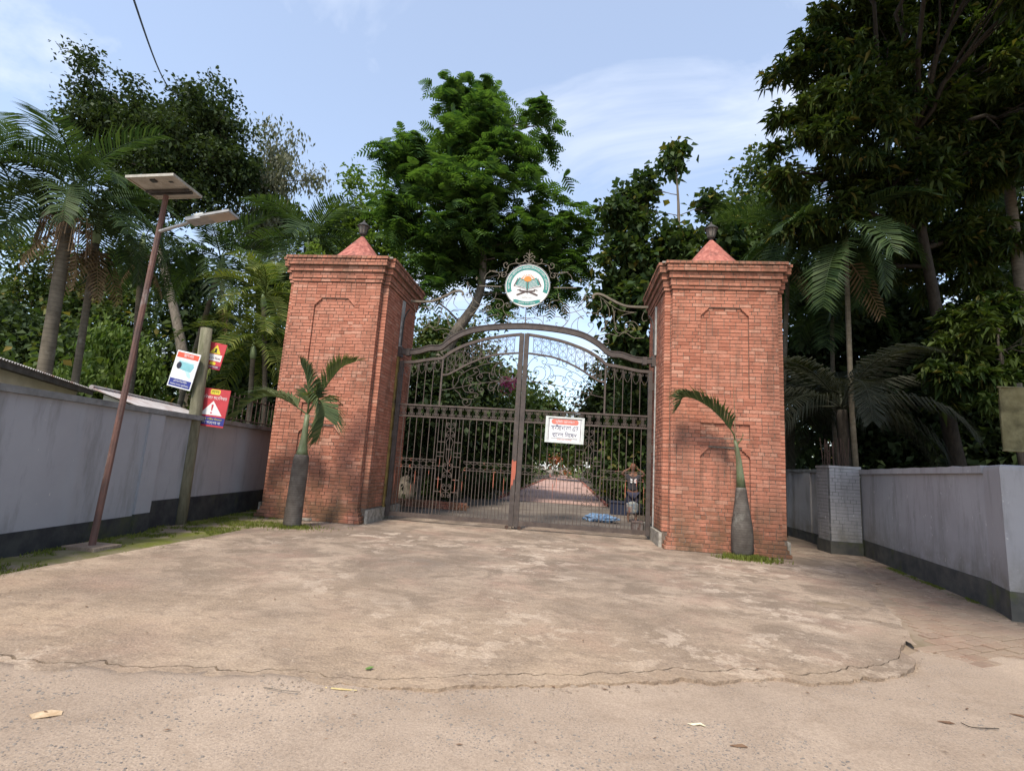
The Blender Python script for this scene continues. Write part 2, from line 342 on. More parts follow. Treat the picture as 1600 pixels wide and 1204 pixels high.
M['teak'] = leafmat('big_round_leaf', (0.0154,0.0332,0.0154), (0.0288,0.0554,0.0211), (0.0672,0.0990,0.0307), 0.32, 0.42, (0.1920,0.1560,0.0360))
M['mango'] = leafmat('mango_leaf', (0.0108,0.0236,0.0072), (0.0233,0.0444,0.0108), (0.0672,0.0924,0.0197), 0.30, 0.35, (0.1456,0.1120,0.0336))
M['euca'] = leafmat('grey_green_leaf', (0.0648,0.0772,0.0547), (0.1080,0.1188,0.0835), (0.1872,0.1842,0.1224), 0.3, 0.5)
M['light'] = leafmat('light_green_leaf', (0.0435,0.0871,0.0223), (0.0807,0.1383,0.0323), (0.1490,0.2049,0.0522), 0.4, 0.5)
M['mid'] = leafmat('mid_green_leaf', (0.0246,0.0480,0.0157), (0.0470,0.0785,0.0246), (0.0952,0.1247,0.0403), 0.33, 0.5, (0.2100,0.1540,0.0420))
M['pink'] = leafmat('pink_bracts', (0.45,0.06,0.22), (0.55,0.10,0.32), (0.62,0.2,0.42), 0.35, 0.6)
M['redfl'] = leafmat('red_flowers', (0.05,0.08,0.02), (0.30,0.06,0.04), (0.42,0.15,0.09), 0.3, 0.6)
M['grass'] = leafmat('grass_blades', (0.07,0.095,0.014), (0.12,0.15,0.025), (0.19,0.215,0.05), 0.35, 0.55, (0.25,0.19,0.09))
# ================================================================== GROUND
def fbm(x, y, s, o=4): return noise.fractal(Vector((x*s, y*s, 3.7)), 1.0, 2.0, o)
def concrete():
    m, n, l, b = newmat('worn_dusty_concrete')
    col = ramp(n, l, nz(n, l, 0.55, 8, 0.62, dist=0.6), [(0.32, (0.2205,0.1746,0.1392)), (0.47, (0.3397,0.2620,0.1982)), (0.64, (0.4588,0.3599,0.2738))])
    col = mixc(n, l, ramp(n, l, nz(n, l, 1.6, 7, 0.7, (1, 1.15, 1), 0.5, (5, 2, 0)), [(0.45, (0,0,0)), (0.58, (0.8000,0.8000,0.8000))]), col, (0.2026,0.1558,0.1180))
    col = mixc(n, l, ramp(n, l, nz(n, l, 0.9, 6, 0.65, loc=(1, 8, 0)), [(0.50, (0,0,0)), (0.68, (0.5000,0.5000,0.5000))]), col, (0.3933,0.2537,0.1947))
    flakes = mth(n, l, 'MULTIPLY', ramp(n, l, nz(n, l, 2.6, 9, 0.72, (1, 1, 1), 0.3, (9, 4, 0)), [(0.53, (0,0,0)), (0.555, (0.7500,0.7500,0.7500))]),
                 ramp(n, l, nz(n, l, 0.45, 3, 0.5, loc=(2.2, 0.7, 0)), [(0.50, (0,0,0)), (0.60, (1,1,1))]))
    col = mixc(n, l, flakes, col, (0.5601,0.4543,0.3599))
    # dust lies thicker toward the road; damp moss toward the pillars
    y = zpos(n, l)[1]
    dust = mth(n, l, 'MULTIPLY', ramp(n, l, mth(n, l, 'MULTIPLY', mth(n, l, 'ADD', y, 9.0), 0.14), [(0.10, (1,1,1)), (0.72, (0,0,0))]),
               ramp(n, l, nz(n, l, 0.8, 6, 0.6, loc=(3, 3, 3)), [(0.30, (0.1500,0.1500,0.1500)), (0.6, (0.8500,0.8500,0.8500))]))
    col = mixc(n, l, dust, col, (0.4708,0.3446,0.2360))
    # fine sweeping streaks and darker damp toward the right wall
    col = mixc(n, l, ramp(n, l, nz(n, l, 5.0, 8, 0.72, (0.8, 1.4, 1), 0.6, (2, 5, 0)), [(0.50, (0,0,0)), (0.64, (0.5500,0.5500,0.5500))]), col, (0.2384,0.1770,0.1322))
    col = mixc(n, l, ramp(n, l, nz(n, l, 9.0, 8, 0.75, (1, 1, 1), 0.3, (7, 1, 0)), [(0.60, (0,0,0)), (0.66, (0.5000,0.5000,0.5000))]), col, (0.5601,0.4602,0.3658))
    sp = ramp(n, l, nz(n, l, 55, 3, 0.7), [(0.38, (0.7200,0.7200,0.7200)), (0.62, (1.0000,1.0000,1.0000))])
    col = mixc(n, l, 1.0, col, sp, 'MULTIPLY')
    l.new(col, b.inputs['Base Color']); b.inputs['Roughness'].default_value = 0.93; b.inputs['Specular IOR Level'].default_value = 0.15
    h = mixc(n, l, 0.35, nz(n, l, 7, 8, 0.7, (1, 1.8, 1)), nz(n, l, 45, 4, 0.7)); bump(n, l, b, h, 0.8, 0.035); return m
def roadmat():
    m, n, l, b = newmat('dusty_bitumen_road')
    col = ramp(n, l, nz(n, l, 0.7, 7, 0.6, dist=0.5), [(0.32, (0.345,0.265,0.200)), (0.66, (0.445,0.345,0.262))])
    g = n.new('ShaderNodeNewGeometry')
    v = n.new('ShaderNodeTexVoronoi'); v.inputs['Scale'].default_value = 62; l.new(g.outputs['Position'], v.inputs['Vector'])
    stone = mth(n, l, 'MULTIPLY', ramp(n, l, v.outputs['Distance'], [(0.22, (1,1,1)), (0.34, (0,0,0))]),
                ramp(n, l, nz(n, l, 2.1, 5, 0.65), [(0.42, (0,0,0)), (0.6, (0.85,0.85,0.85))]))
    scol = n.new('ShaderNodeSeparateColor'); l.new(v.outputs['Color'], scol.inputs[0])
    pc = ramp(n, l, scol.outputs[0], [(0.0, (0.115,0.11,0.11)), (0.6, (0.205,0.18,0.165)), (1.0, (0.36,0.30,0.25))])
    col = mixc(n, l, stone, col, pc)
    col = mixc(n, l, ramp(n, l, nz(n, l, 3.0, 8, 0.7, (0.8, 1.2, 1), 0.5, (4, 4, 0)), [(0.48, (0,0,0)), (0.66, (0.45,0.45,0.45))]), col, (0.29,0.215,0.155))
    col = mixc(n, l, 1.0, col, ramp(n, l, nz(n, l, 70, 4, 0.75), [(0.36, (0.70,0.70,0.70)), (0.62, (1,1,1))]), 'MULTIPLY')
    l.new(col, b.inputs['Base Color']); b.inputs['Roughness'].default_value = 0.95; b.inputs['Specular IOR Level'].default_value = 0.12
    h = mixc(n, l, 0.5, nz(n, l, 12, 7, 0.7), nz(n, l, 80, 4, 0.7)); bump(n, l, b, h, 0.55, 0.02); return m
M['concrete'] = concrete(); M['road'] = roadmat()
M['earth'] = mot('bare_earth', (0.14,0.105,0.072), (0.225,0.17,0.118), 2.2, 0.95, 0.5, 14, c3=(0.10,0.085,0.05))
M['moss'] = mot('mossy_verge', (0.13,0.105,0.07), (0.25,0.20,0.14), 2.4, 0.95, 0.6, 26, c3=(0.115,0.125,0.02), lo=0.3)
for _n in M['moss'].node_tree.nodes:
    if _n.type == 'VALTORGB' and abs(_n.color_ramp.elements[0].position-0.55) < 1e-4: _n.color_ramp.elements[0].position = 0.43; _n.color_ramp.elements[1].position = 0.58
M['path'] = mot('pink_brick_path', (0.34,0.20,0.155), (0.44,0.29,0.235), 1.5, 0.9, 0.3, 20, c3=(0.27,0.17,0.13))
M['kerb_red'] = mot('red_painted_kerb', (0.26,0.075,0.05), (0.36,0.13,0.09), 5, 0.85, 0.3)
M['soil'] = mot('dark_garden_soil', (0.055,0.042,0.03), (0.11,0.085,0.06), 2.2, 0.95, 0.5, 14, c3=(0.035,0.045,0.018))
M['dustbed'] = mot('brown_dust_bed', (0.20,0.15,0.105), (0.31,0.235,0.17), 1.6, 0.95, 0.5, 20, c3=(0.14,0.11,0.06))
M['gravel'] = mot('grey_chippings', (0.12,0.108,0.10), (0.29,0.245,0.20), 40, 0.85, 0.1)
M['edge'] = mot('broken_concrete_edge', (0.20,0.155,0.12), (0.36,0.28,0.21), 14, 0.95, 0.6)

def grid_sheet(name, xs, ys, zf, mat, kind='structure', label=None):
    V = []; F = []; nx = len(xs)
    for y in ys:
        for x in xs: V.append((x, y, zf(x, y)))
    for j in range(len(ys)-1):
        for i in range(nx-1): F.append((j*nx+i, j*nx+i+1, (j+1)*nx+i+1, (j+1)*nx+i))
    o = mk(name, V, F, mat, origin=(0, 0, 0), smooth=True); tag(o, kind=kind, label=label); return o
def lin(a, b, n): return [a+(b-a)*i/(n-1) for i in range(n)]
grid_sheet('ground', [-900, -120, -60, -25, 25, 60, 120, 900], [-900, -60, -25, 15, 60, 120, 900], lambda x, y: -0.16, M['earth'])
# broken front edge of the concrete apron, left to right (x, y)
EDGE = [(-7.5, -8.9), (-5.0, -8.55), (-2.33, -8.11), (-1.13, -7.91), (0.1, -7.72), (0.7, -7.55), (1.38, -7.30), (2.36, -6.97), (3.4, -6.72), (3.9, -6.55), (4.32, -6.19), (4.50, -5.9), (4.74, -5.55)]
def edge_y(x):
    for (x0, y0), (x1, y1) in zip(EDGE, EDGE[1:]):
        if x0 <= x <= x1: return y0+(y1-y0)*(x-x0)/(x1-x0)
    return EDGE[0][1] if x < EDGE[0][0] else EDGE[-1][1]
def jag(x): return 0.075*fbm(x, 0, 2.2, 5) + 0.035*fbm(x, 5, 9, 4) + 0.012*(1 if fbm(x, 3, 6) > 0.1 else 0)
def road_z(x, y):
    t = min(1, max(0, (x+1.8)/3.2)); base = -0.012-0.038*t*t*(3-2*t)
    base *= 0.72
    if x > 4.2: base -= 0.012
    e = y-edge_y(x)-jag(x)   # dust swept up against parts of the broken edge
    if e > 0.10: base = -0.085
    if -0.35 < e <= 0.10: base += 0.030*max(0, fbm(x, 4, 1.6)+0.12)*max(0, min(1, 1-abs(e+0.02)/0.33))
    return base+0.006*fbm(x, y, 0.8)+0.0025*fbm(x, y, 5)
xs = lin(-120, -14, 5)[:-1]+lin(-14, -4, 12)[:-1]+lin(-4, 7, 130)[:-1]+lin(7, 14, 12)[:-1]+lin(14, 120, 5)
ys = lin(-60, -13, 6)[:-1]+lin(-13, -9.6, 14)[:-1]+lin(-9.6, -4.0, 76)
grid_sheet('road', xs, ys, road_z, M['road'])
# apron: main slab and the strip that broke off along its front, with a real gap between them
XL = -4.75
def crack_y(x): return edge_y(x)+jag(x)+0.16+0.10*fbm(x, 9, 0.9)+0.02*fbm(x, 2, 6)
def slab(name, f0, f1, x0, x1, nx, ny, skirt, mat, back=None):
    V = []; F = []
    for j in range(ny+1):
        for i in range(nx+1):
            x = x0+(x1-x0)*i/nx; a = f0(x); b2 = f1(x); t = (j/ny)**1.35; y = a+(b2-a)*t
            V.append((x, y, 0.008*fbm(x, y, 0.5)+0.003*fbm(x, y, 3)-0.004))
    w = nx+1
    for j in range(ny):
        for i in range(nx): F.append((j*w+i, j*w+i+1, (j+1)*w+i+1, (j+1)*w+i))
    b0 = len(V)
    for i in range(w):
        p = V[i]; V.append((p[0], p[1]+0.012+0.02*abs(fbm(p[0], 1, 9)), -skirt))
    for i in range(nx): F.append((b0+i, b0+i+1, i+1, i))
    o = mk(name, V, F, mat, origin=(0, 0, 0)); return o
apron = slab('driveway_apron', lambda x: crack_y(x)+0.016+0.012*fbm(x, 7, 1.8), lambda x: 2.6, XL, 4.72, 330, 60, 0.12, M['concrete']); tag(apron, kind='structure')
frag = slab('driveway_edge', lambda x: edge_y(x)+jag(x), lambda x: crack_y(x), XL, 4.45, 420, 3, 0.12, M['concrete']); tag(frag, kind='structure')
# concrete to the right of the broken corner, narrowing toward the right wall
def rb(y):   # right boundary of the concrete, x as a function of y
    return 4.72+(y+5.55)*0.42 if y < 0.5 else 8.0
V = []; F = []; NY = 60; NX = 14
for j in range(NY+1):
    y = -5.5+8.1*j/NY; x1 = max(4.74, rb(y)+0.06*fbm(0, y, 2.2))
    for i in range(NX+1):
        x = 4.718+(x1-4.718)*i/NX; V.append((x, y, 0.008*fbm(x, y, 0.5)+0.003*fbm(x, y, 3)-0.004))
for j in range(NY):
    for i in range(NX): q = j*(NX+1)+i; F.append((q, q+1, q+NX+2, q+NX+1))
tag(mk('driveway_corner', V, F, M['concrete'], origin=(0, 0, 0)), kind='structure')
def pz(x, y):
    t = min(1, max(0, (-4.7-y)/1.2)); return -0.056*t*t*(3-2*t)
# bed under the paving bricks and the mossy verge
grid_sheet('brick_path', lin(4.4, 9.5, 50), lin(-7.2, 6.5, 110), lambda x, y: pz(x, y)-0.011+0.010*fbm(x, y, 1.1)+0.003*fbm(x, y, 6), M['dustbed'])
bp = bpy.data.objects['brick_path']; WORLD[bp] = Vector((0, 0, 0))
grid_sheet('mossy_verge', lin(-9.0, -4.74, 60), lin(-8.6, 2.4, 130), lambda x, y: -0.004+0.022*fbm(x, y, 1.3)-0.03*max(0, min(1, (x+5.0)*4)), M['moss'])
# paving bricks laid aslant beside the right wall
bm = {}
def shared_box(l, w, h, mat, key):
    k = (round(l, 2), round(w, 2), round(h, 2), key)
    if k not in bm:
        c = 0.006; a, b_, z = k[0]/2, k[1]/2, k[2]/2
        V = [(-a,-b_,-z),(a,-b_,-z),(a,b_,-z),(-a,b_,-z),(-a,-b_,z-c),(a,-b_,z-c),(a,b_,z-c),(-a,b_,z-c),(-a+c,-b_+c,z),(a-c,-b_+c,z),(a-c,b_-c,z),(-a+c,b_-c,z)]
        F = [(0,3,2,1),(0,1,5,4),(1,2,6,5),(2,3,7,6),(3,0,4,7),(4,5,9,8),(5,6,10,9),(6,7,11,10),(7,4,8,11),(8,9,10,11)]
        me = bpy.data.meshes.new('brick'); me.from_pydata(V, [], F); me.materials.append(mat); bm[k] = me
    return bm[k]
pav = shared_box(0.24, 0.115, 0.06, M['paver'], 'pav'); cnt = 0
ca, sa = math.cos(R(28)), math.sin(R(28))
for i in range(-30, 40):
    for j in range(-45, 45):
        u = i*0.252+(0.126 if j % 2 else 0); w = j*0.125
        x = 6.0+u*ca-w*sa; y = -3.6+u*sa+w*ca
        if x < rb(y)+0.10 or y < -5.75-0.3*rnd.random() or y > 0.6 or x > 7.0+(y+3.3)*0.19-0.12: continue
        if y < -3.3 and x > 6.72 and y > -4.1: continue
        if y < -3.9 and x > 7.2: continue
        if cnt >= 290 or rnd.random() < 0.05: continue
        o = link('brick', pav, bp, (x, y, pz(x, y)-0.034+0.010*rnd.random()+0.006*fbm(x, y, 0.7))); cnt += 1
        o.rotation_euler = (rnd.uniform(-.03, .03), rnd.uniform(-.03, .03), R(28)+rnd.uniform(-.03, .03))
# garden path behind the gate with red painted kerbs
M['court'] = mot('shaded_grey_court', (0.12,0.098,0.08), (0.20,0.165,0.135), 1.2, 0.9, 0.4, 16, c3=(0.085,0.07,0.055))  # grey concrete of the near court, with tree shade put into its colour
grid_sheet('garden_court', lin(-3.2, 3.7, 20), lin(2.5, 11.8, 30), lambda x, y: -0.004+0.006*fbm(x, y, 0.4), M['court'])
grid_sheet('garden_path', lin(-1.75, 2.95, 12), lin(11.5, 160, 60), lambda x, y: 0.012+0.004*fbm(x, y, 0.4), M['path'])
grid_sheet('garden_ground', lin(-60, 60, 40), lin(2.45, 180, 40), lambda x, y: -0.035+0.01*fbm(x, y, 0.3), M['soil'])
for k, x in enumerate((-1.85, 2.95)):
    mb = MB(); y = 12.0
    while y < 120:
        L = 0.6 if y < 40 else 2.0
        mb.box(x, y, -0.05, x+0.11, y+L-0.02, 0.10+0.01*rnd.random()); y += L
    tag(mb.build('path_kerb', M['kerb_red']), kind='structure')
# chippings set in the road surface and dust
def pebbles(n, x0, x1, y0, y1, s0, s1, zf, dens):
    V = []; F = []; k = 0; tries = 0
    while k < n and tries < n*14:
        tries += 1
        x = rnd.uniform(x0, x1); y = rnd.uniform(y0, y1)
        if not dens(x, y): continue
        s = rnd.uniform(s0, s1)*(0.6+0.8*rnd.random()); a = rnd.uniform(0, 6.28); e = rnd.uniform(0.55, 1)
        z = zf(x, y); b = len(V); m = 6
        for q in range(m):
            t = a+q*6.283/m; rr = s*rnd.uniform(0.8, 1.15)
            ux, uy = math.cos(t)*rr, math.sin(t)*rr*e
            V.append((x+ux, y+uy, z-0.004)); 
        for q in range(m):
            p = V[b+q]; V.append((x+(p[0]-x)*0.72, y+(p[1]-y)*0.72, z+s*rnd.uniform(0.10, 0.28)))
        for q in range(m):
            q2 = (q+1) % m; F.append((b+q, b+q2, b+m+q2, b+m+q))
        F.append(tuple(b+m+q for q in range(m))); k += 1
    return V, F
V, F = pebbles(15000, -4, 6.5, -10.2, -5.9, 0.004, 0.011, road_z, lambda x, y: y < edge_y(x)+jag(x)-0.03 and fbm(x+3, y, 0.9)+0.30*(-8.0-y) > -0.2 and rnd.random() < 0.8)
tag(mk('gravel', V, F, M['gravel'], origin=(0, 0, 0)), label='small grey stone chippings set in the dusty road', kind='stuff')
# crumbs along the broken edge
V, F = pebbles(260, -1, 5.2, -7.9, -5.3, 0.006, 0.024, lambda x, y: road_z(x, y)+0.004, lambda x, y: abs(y-edge_y(x)-jag(x)+0.05) < 0.10*rnd.random())
tag(mk('rubble', V, F, M['edge'], origin=(0, 0, 0)), label='crumbled bits of concrete along the broken slab edge', kind='stuff')
# low grass and moss tufts
def blades(spots, h0, h1, mat, name, label):
    n = len(spots); P = np.array(spots); rg = np.random.default_rng(5)
    h = rg.uniform(h0, h1, n)*P[:, 3]; a = rg.uniform(0, 6.283, n); w = h*0.10+0.0015; lean = rg.uniform(0.1, 0.8, n)*h; la = rg.uniform(0, 6.283, n)
    d = np.stack([np.cos(a), np.sin(a), np.zeros(n)], 1)*w[:, None]; ln = np.stack([np.cos(la)*lean, np.sin(la)*lean, h], 1)
    B = P[:, :3]; Vv = np.stack([B-d, B+d, B+ln*0.55+d*0.7+np.array([0,0,0.0]), B+ln], 1).reshape(-1, 3)
    i = np.arange(n)*4; Ff = np.concatenate([np.stack([i, i+1, i+2], 1), np.stack([i, i+2, i+3], 1)])
    o = link(name, np_mesh(name, Vv, Ff, mat)); tag(o, label, None, None, 'stuff'); return o
sp = []
while len(sp) < 42000:
    x = rnd.uniform(-6.6, -4.55); y = rnd.uniform(-7.6, 0.9)
    if fbm(x, y, 1.5)+0.5*fbm(x, y, 6)+0.12*(-x-5.1) < 0.02: continue
    sp.append((x, y, -0.02+0.022*fbm(x, y, 1.3)-0.03*max(0, min(1, (x+5.0)*4)), 1.0))
blades(sp, 0.015, 0.065, M['grass'], 'verge_grass', 'low patchy grass along the foot of the blue grey wall')
sp = []
for k in range(9000):
    t = rnd.random(); a = rnd.gauss(0, 1)
    x = 7.88+(7.03-7.88)*t-abs(a)*0.07-0.02; y = 1.2+(-3.9-1.2)*t
    if fbm(x, y, 1.2) < -0.05+0.3*(1-t): continue
    sp.append((x-0.04, y, pz(x, y)-0.006, 0.8))
blades(sp, 0.008, 0.03, M['grass'], 'wall_foot_moss', 'thin line of moss at the foot of the right wall')
# ================================================================== BRICK PILLARS
G, SW, NA, ND, DP = 3.412, 2.25, 0.145, 0.146, 2.197
CH = 0.0806; Z0 = 0.325; NC = 66; ZC = Z0+NC*CH; JT = 0.014; BD = 0.07
BK = []
def brick_run(lst, p0, p1, z0, z1, nrm, mode, off, jit=0.0035):
    """bricks along p0->p1 (xy) whose outer face is that line; lst gets (cx,cy,cz,len,depth,h,angle,nx,ny)"""
    d = Vector((p1[0]-p0[0], p1[1]-p0[1])); L = d.length
    if L < 0.02: return
    d /= L; s = 0.0; first = True
    while s < L-0.004:
        if mode == 'head': w = 0.125
        elif mode == 'sol': w = 0.083
        else: w = 0.25 if rnd.random() < 0.62 else 0.125
        if first and off: w *= 0.5
        first = False
        e = min(L, s+w)
        if L-e < 0.05: e = L
        ln = e-s-JT
        if ln > 0.015:
            q = rnd.uniform(-jit, jit); mid = s+(e-s)/2
            cx = p0[0]+d.x*mid-nrm[0]*(BD/2-q); cy = p0[1]+d.y*mid-nrm[1]*(BD/2-q)
            lst.append((cx, cy, (z0+z1)/2, ln, BD, z1-z0-JT, math.atan2(d.y, d.x), nrm[0], nrm[1]))
        s = e
PANELS = [(0.62, 1.63, 5.23, 3.19, True, 0.035), (0.62, 1.63, 2.70, 2.36, False, 0.04), (0.62, 1.63, 2.14, 0.72, True, 0.035)]  # x0,x1,ztop,zbot,chamfer,recess
def panel_at(z):
    for x0, x1, zt, zb, ch, rc in PANELS:
        if zb < z < zt:
            k = max(0.0, 0.17-(zt-z)) if ch else 0.0
            return x0+k, x1-k, rc
    return None
def pillar(side, label, group):
    gx = G if side > 0 else -G-SW
    cx = gx+SW/2
    root = empty('gate_pillar', (cx, ND+DP/2, 0), label, 'pillar', group)
    bricks = []
    X0, X1 = gx, gx+SW; XM0, XM1 = X0-NA, X1+NA; YB = ND+DP
    def course(i, z0, z1, out, mode, panel=False, steps=False):
        off = i % 2
        zf = (z0+z1)/2; pa = panel_at(zf) if panel else None
        if pa:
            brick_run(bricks, (X0, 0), (X0+pa[0], 0), z0, z1, (0, -1), mode, off)
            brick_run(bricks, (X0+pa[0], pa[2]), (X0+pa[1], pa[2]), z0, z1, (0, -1), mode, not off)
            brick_run(bricks, (X0+pa[1], 0), (X1, 0), z0, z1, (0, -1), mode, off)
        else: brick_run(bricks, (X0-out, -out), (X1+out, -out), z0, z1, (0, -1), mode, off)
        yr0 = -out+BD+JT; yr1 = ND-(0 if steps else out)
        if yr1-yr0 > 0.03:
            brick_run(bricks, (X0-out, yr1), (X0-out, yr0), z0, z1, (-1, 0), 'str', False)
            brick_run(bricks, (X1+out, yr0), (X1+out, yr1), z0, z1, (1, 0), 'str', False)
        if steps: return
        brick_run(bricks, (XM0-out, ND-out), (X0-out-0.002, ND-out), z0, z1, (0, -1), 'str', False)
        brick_run(bricks, (X1+out+0.002, ND-out), (XM1+out, ND-out), z0, z1, (0, -1), 'str', False)
        brick_run(bricks, (XM0-out, YB+out-BD-JT), (XM0-out, ND-out+BD+JT), z0, z1, (-1, 0), mode, off)
        brick_run(bricks, (XM1+out, ND-out+BD+JT), (XM1+out, YB+out-BD-JT), z0, z1, (1, 0), mode, off)
        brick_run(bricks, (XM1+out, YB+out), (XM0-out, YB+out), z0, z1, (0, 1), mode, off)
    for i in range(4): course(i, i*Z0/4, (i+1)*Z0/4, (0.13, 0.095, 0.06, 0.028)[i], 'str', steps=True)
    for i in range(NC): course(i, Z0+i*CH, Z0+(i+1)*CH, 0, 'str', True)
    LV = [(0.08, 0.03, 'str'), (0.08, 0.052, 'str'), (0.08, 0.052, 'str'), (0.07, 0.095, 'str'), (0.08, 0.088, 'str'), (0.078, 0.150, 'str'), (0.078, 0.153, 'head'), (0.074, 0.178, 'head')]
    z = ZC; core = MB(); e = 0.011
    for i, (h, out, mode) in enumerate(LV):
        course(i, z, z+h, out, mode)
        core.box(X0-out+e, -out+e, z+0.001*i, X1+out-e, ND+0.05, z+h); core.box(XM0-out+e, ND-out+e, z, XM1+out-e, YB+out-e, z+h-0.001)
        z += h
    top = z
    # mortar body: recessed behind the panels, flush frame round them
    core.box(XM0+e, ND+e, 0.0, XM1-e, YB-e, ZC+0.01)
    core.box(X0+e, 0.052, 0.0, X1-e, ND+0.05, ZC+0.005)
    for i in range(4): o = (0.13, 0.095, 0.06, 0.028)[i]; core.box(X0-o+e, -o+e, i*Z0/4-0.02, X1+o-e, ND, (i+1)*Z0/4-e)
    px0, px1 = X0+0.62-e, X0+1.63+e
    core.box(X0+e, e, Z0-0.01, px0, 0.056, ZC+0.004); core.box(px1, e, Z0-0.01, X1-e, 0.056, ZC+0.004)
    zc = [Z0-0.009]
    for x0, x1, zt, zb, ch, rc in PANELS[::-1]:
        core.box(px0+0.001, e+0.001, zc[0], px1-0.001, 0.055, zb); core.box(px0+0.001, rc+e, zb+0.001, px1-0.001, 0.0545, zt-0.001); zc[0] = zt
    core.box(px0+0.001, e+0.001, zc[0], px1-0.001, 0.055, ZC+0.003)
    core.build('mortar', M['mortar'], root)
    # cut corners at the top of each long panel
    for x0, x1, zt, zb, ch, rc in PANELS:
        if not ch: continue
        for a, s in ((x0, 1), (x1, -1)):
            mb = MB(); px = X0+a
            mb.prism([(px-0.004*s, zt-0.175), (px+0.172*s, zt+0.002), (px-0.004*s, zt+0.002)][::s], -0.006, 0.04); mb.build('corner_brick', M['brick'], root)
    # rank bricks by how large they show
    def score(b):
        v = CAM-Vector((b[0], b[1], b[2])); dd = v.length; f = (v.x*b[7]+v.y*b[8])/dd
        return b[3]*b[5]*max(f, 0)/dd**2
    bricks.sort(key=score, reverse=True)
    for k, b in enumerate(bricks[:298]):
        o = link('brick', shared_box(b[3], b[4], b[5], M['brick'], 'b'), root, Vector(b[:3])-WORLD[root]); o.rotation_euler = (rnd.uniform(-.008, .008), rnd.uniform(-.006, .006), b[6]+rnd.uniform(-.012, .012))
    mb = MB()
    for b in bricks[298:]:
        dx = Vector((math.cos(b[6]), math.sin(b[6]), 0))*(b[3]/2); dy = Vector((-math.sin(b[6]), math.cos(b[6]), 0))*(b[4]/2)
        mb.obox(b[:3], dx, dy, (0, 0, b[5]/2))
    tag(mb.build('brickwork', M['brick'], root), kind='stuff')
    # cement skirting round the wider body
    mb = MB(); o = 0.055
    mb.box(XM0-o, ND-0.03, -0.02, X0-0.135, ND+0.2, 0.30); mb.box(X1+0.135, ND-0.03, -0.02, XM1+o, ND+0.2, 0.30)
    mb.box(XM0-o, ND+0.201, -0.02, XM0+0.02, YB+o, 0.295); mb.box(XM1-0.02, ND+0.201, -0.02, XM1+o, YB+o, 0.295); mb.box(XM0+0.021, YB-0.02, -0.02, XM1-0.021, YB+o, 0.29)
    mb.build('skirting', M['plinth'], root)
    # conical cap and the lantern on it
    mb = MB(); mb.box(XM0-0.1, -0.08, top-0.03, XM1+0.1, YB+0.12, top+0.012); mb.build('roof_slab', M['plinth'], root)
    mb = MB(); cc = (cx, ND+DP/2-0.15, top+0.01)
    mb.lathe([(0.94, 0.0), (0.93, 0.03), (0.72, 0.24), (0.47, 0.53), (0.24, 0.82), (0.10, 0.99), (0.05, 1.05)], cc, 10)
    mb.build('cone_cap', M['cone'], root)
    lz = top+1.04; l0 = (cc[0], cc[1], lz)
    mb = MB(); mb.lathe([(0.036, -0.022), (0.036, 0.074), (0.088, 0.089), (0.092, 0.111), (0.040, 0.126)], l0, 10)
    lan = mb.build('lantern', M['lantern'], root, smooth=False)
    mb = MB(); mb.lathe([(0.080, 0.126), (0.132, 0.311), (0.128, 0.318)], l0, 8); mb.build('lantern_glass', M['lantern_glass'], lan)
    mb = MB()
    for k in range(8):
        a = 2*math.pi*k/8; mb.tube([Vector(l0)+Vector((0.084*math.cos(a), 0.084*math.sin(a), 0.118)), Vector(l0)+Vector((0.138*math.cos(a), 0.138*math.sin(a), 0.318))], 0.011, 4)
    mb.build('lantern_cage', M['lantern'], lan)
    mb = MB(); mb.lathe([(0.168, 0.311), (0.172, 0.333), (0.104, 0.392), (0.048, 0.444), (0.024, 0.466), (0.028, 0.488), (0.010, 0.518)], l0, 10); mb.build('lantern_hood', M['lantern'], lan)
    return root, top
pil_l, PTOP = pillar(-1, 'brick gate pillar left of the gate, a bright green plant growing on its top', 'pair of brick gate pillars')
pil_r, _ = pillar(1, 'brick gate pillar right of the gate, nearest the grey brick pier', 'pair of brick gate pillars')

# ================================================================== BOUNDARY WALLS
def wall_run(root, p0, p1, th, z0, z1, mat, name, side):
    """vertical slab from p0 to p1, its visible face on that line, thickness away from the drive"""
    d = (Vector(p1)-Vector(p0)); n = Vector((-d.y, d.x)).normalized()*side*th
    V = []
    for z in (z0, z1):
        for q in (p0, p1, (p1[0]+n.x, p1[1]+n.y), (p0[0]+n.x, p0[1]+n.y)): V.append((q[0], q[1], z))
    return mk(name, V, [(0,3,2,1),(4,5,6,7),(0,1,5,4),(1,2,6,5),(2,3,7,6),(3,0,4,7)], mat, root)
def along(p0, p1, t, off=0.0):
    d = (Vector(p1)-Vector(p0)); n = Vector((-d.y, d.x)).normalized(); q = Vector(p0)+d*t+n*off; return (q.x, q.y)
wl_ = empty('boundary_wall', (-5.9, -3.0, 0), 'long blue grey plastered wall with black foot on the left of the drive', 'wall')
A0, A1, A2 = (-4.96, -9.8), (-5.90, -3.02), (-6.62, 2.2)
A0b = along(A0, A1, 0.0)
wall_run(wl_, A0, A1, 0.22, 0.29, 1.99, M['wall_l'], 'wall_panel', 1)
wall_run(wl_, along(A0, A1, 0, -0.012), along(A0, A1, 1, -0.012), 0.24, -0.1, 0.288, M['band'], 'black_foot', 1)
q0, q1 = along(A1, A2, 0.0, 0.07), along(A1, A2, 1.0, 0.07)
wall_run(wl_, q0, q1, 0.20, 0.49, 1.99, M['wall_l'], 'wall_panel', 1)
wall_run(wl_, along(A1, A2, 0.001, 0.055), along(A1, A2, 1.0, 0.055), 0.22, -0.1, 0.488, M['band'], 'black_foot', 1)
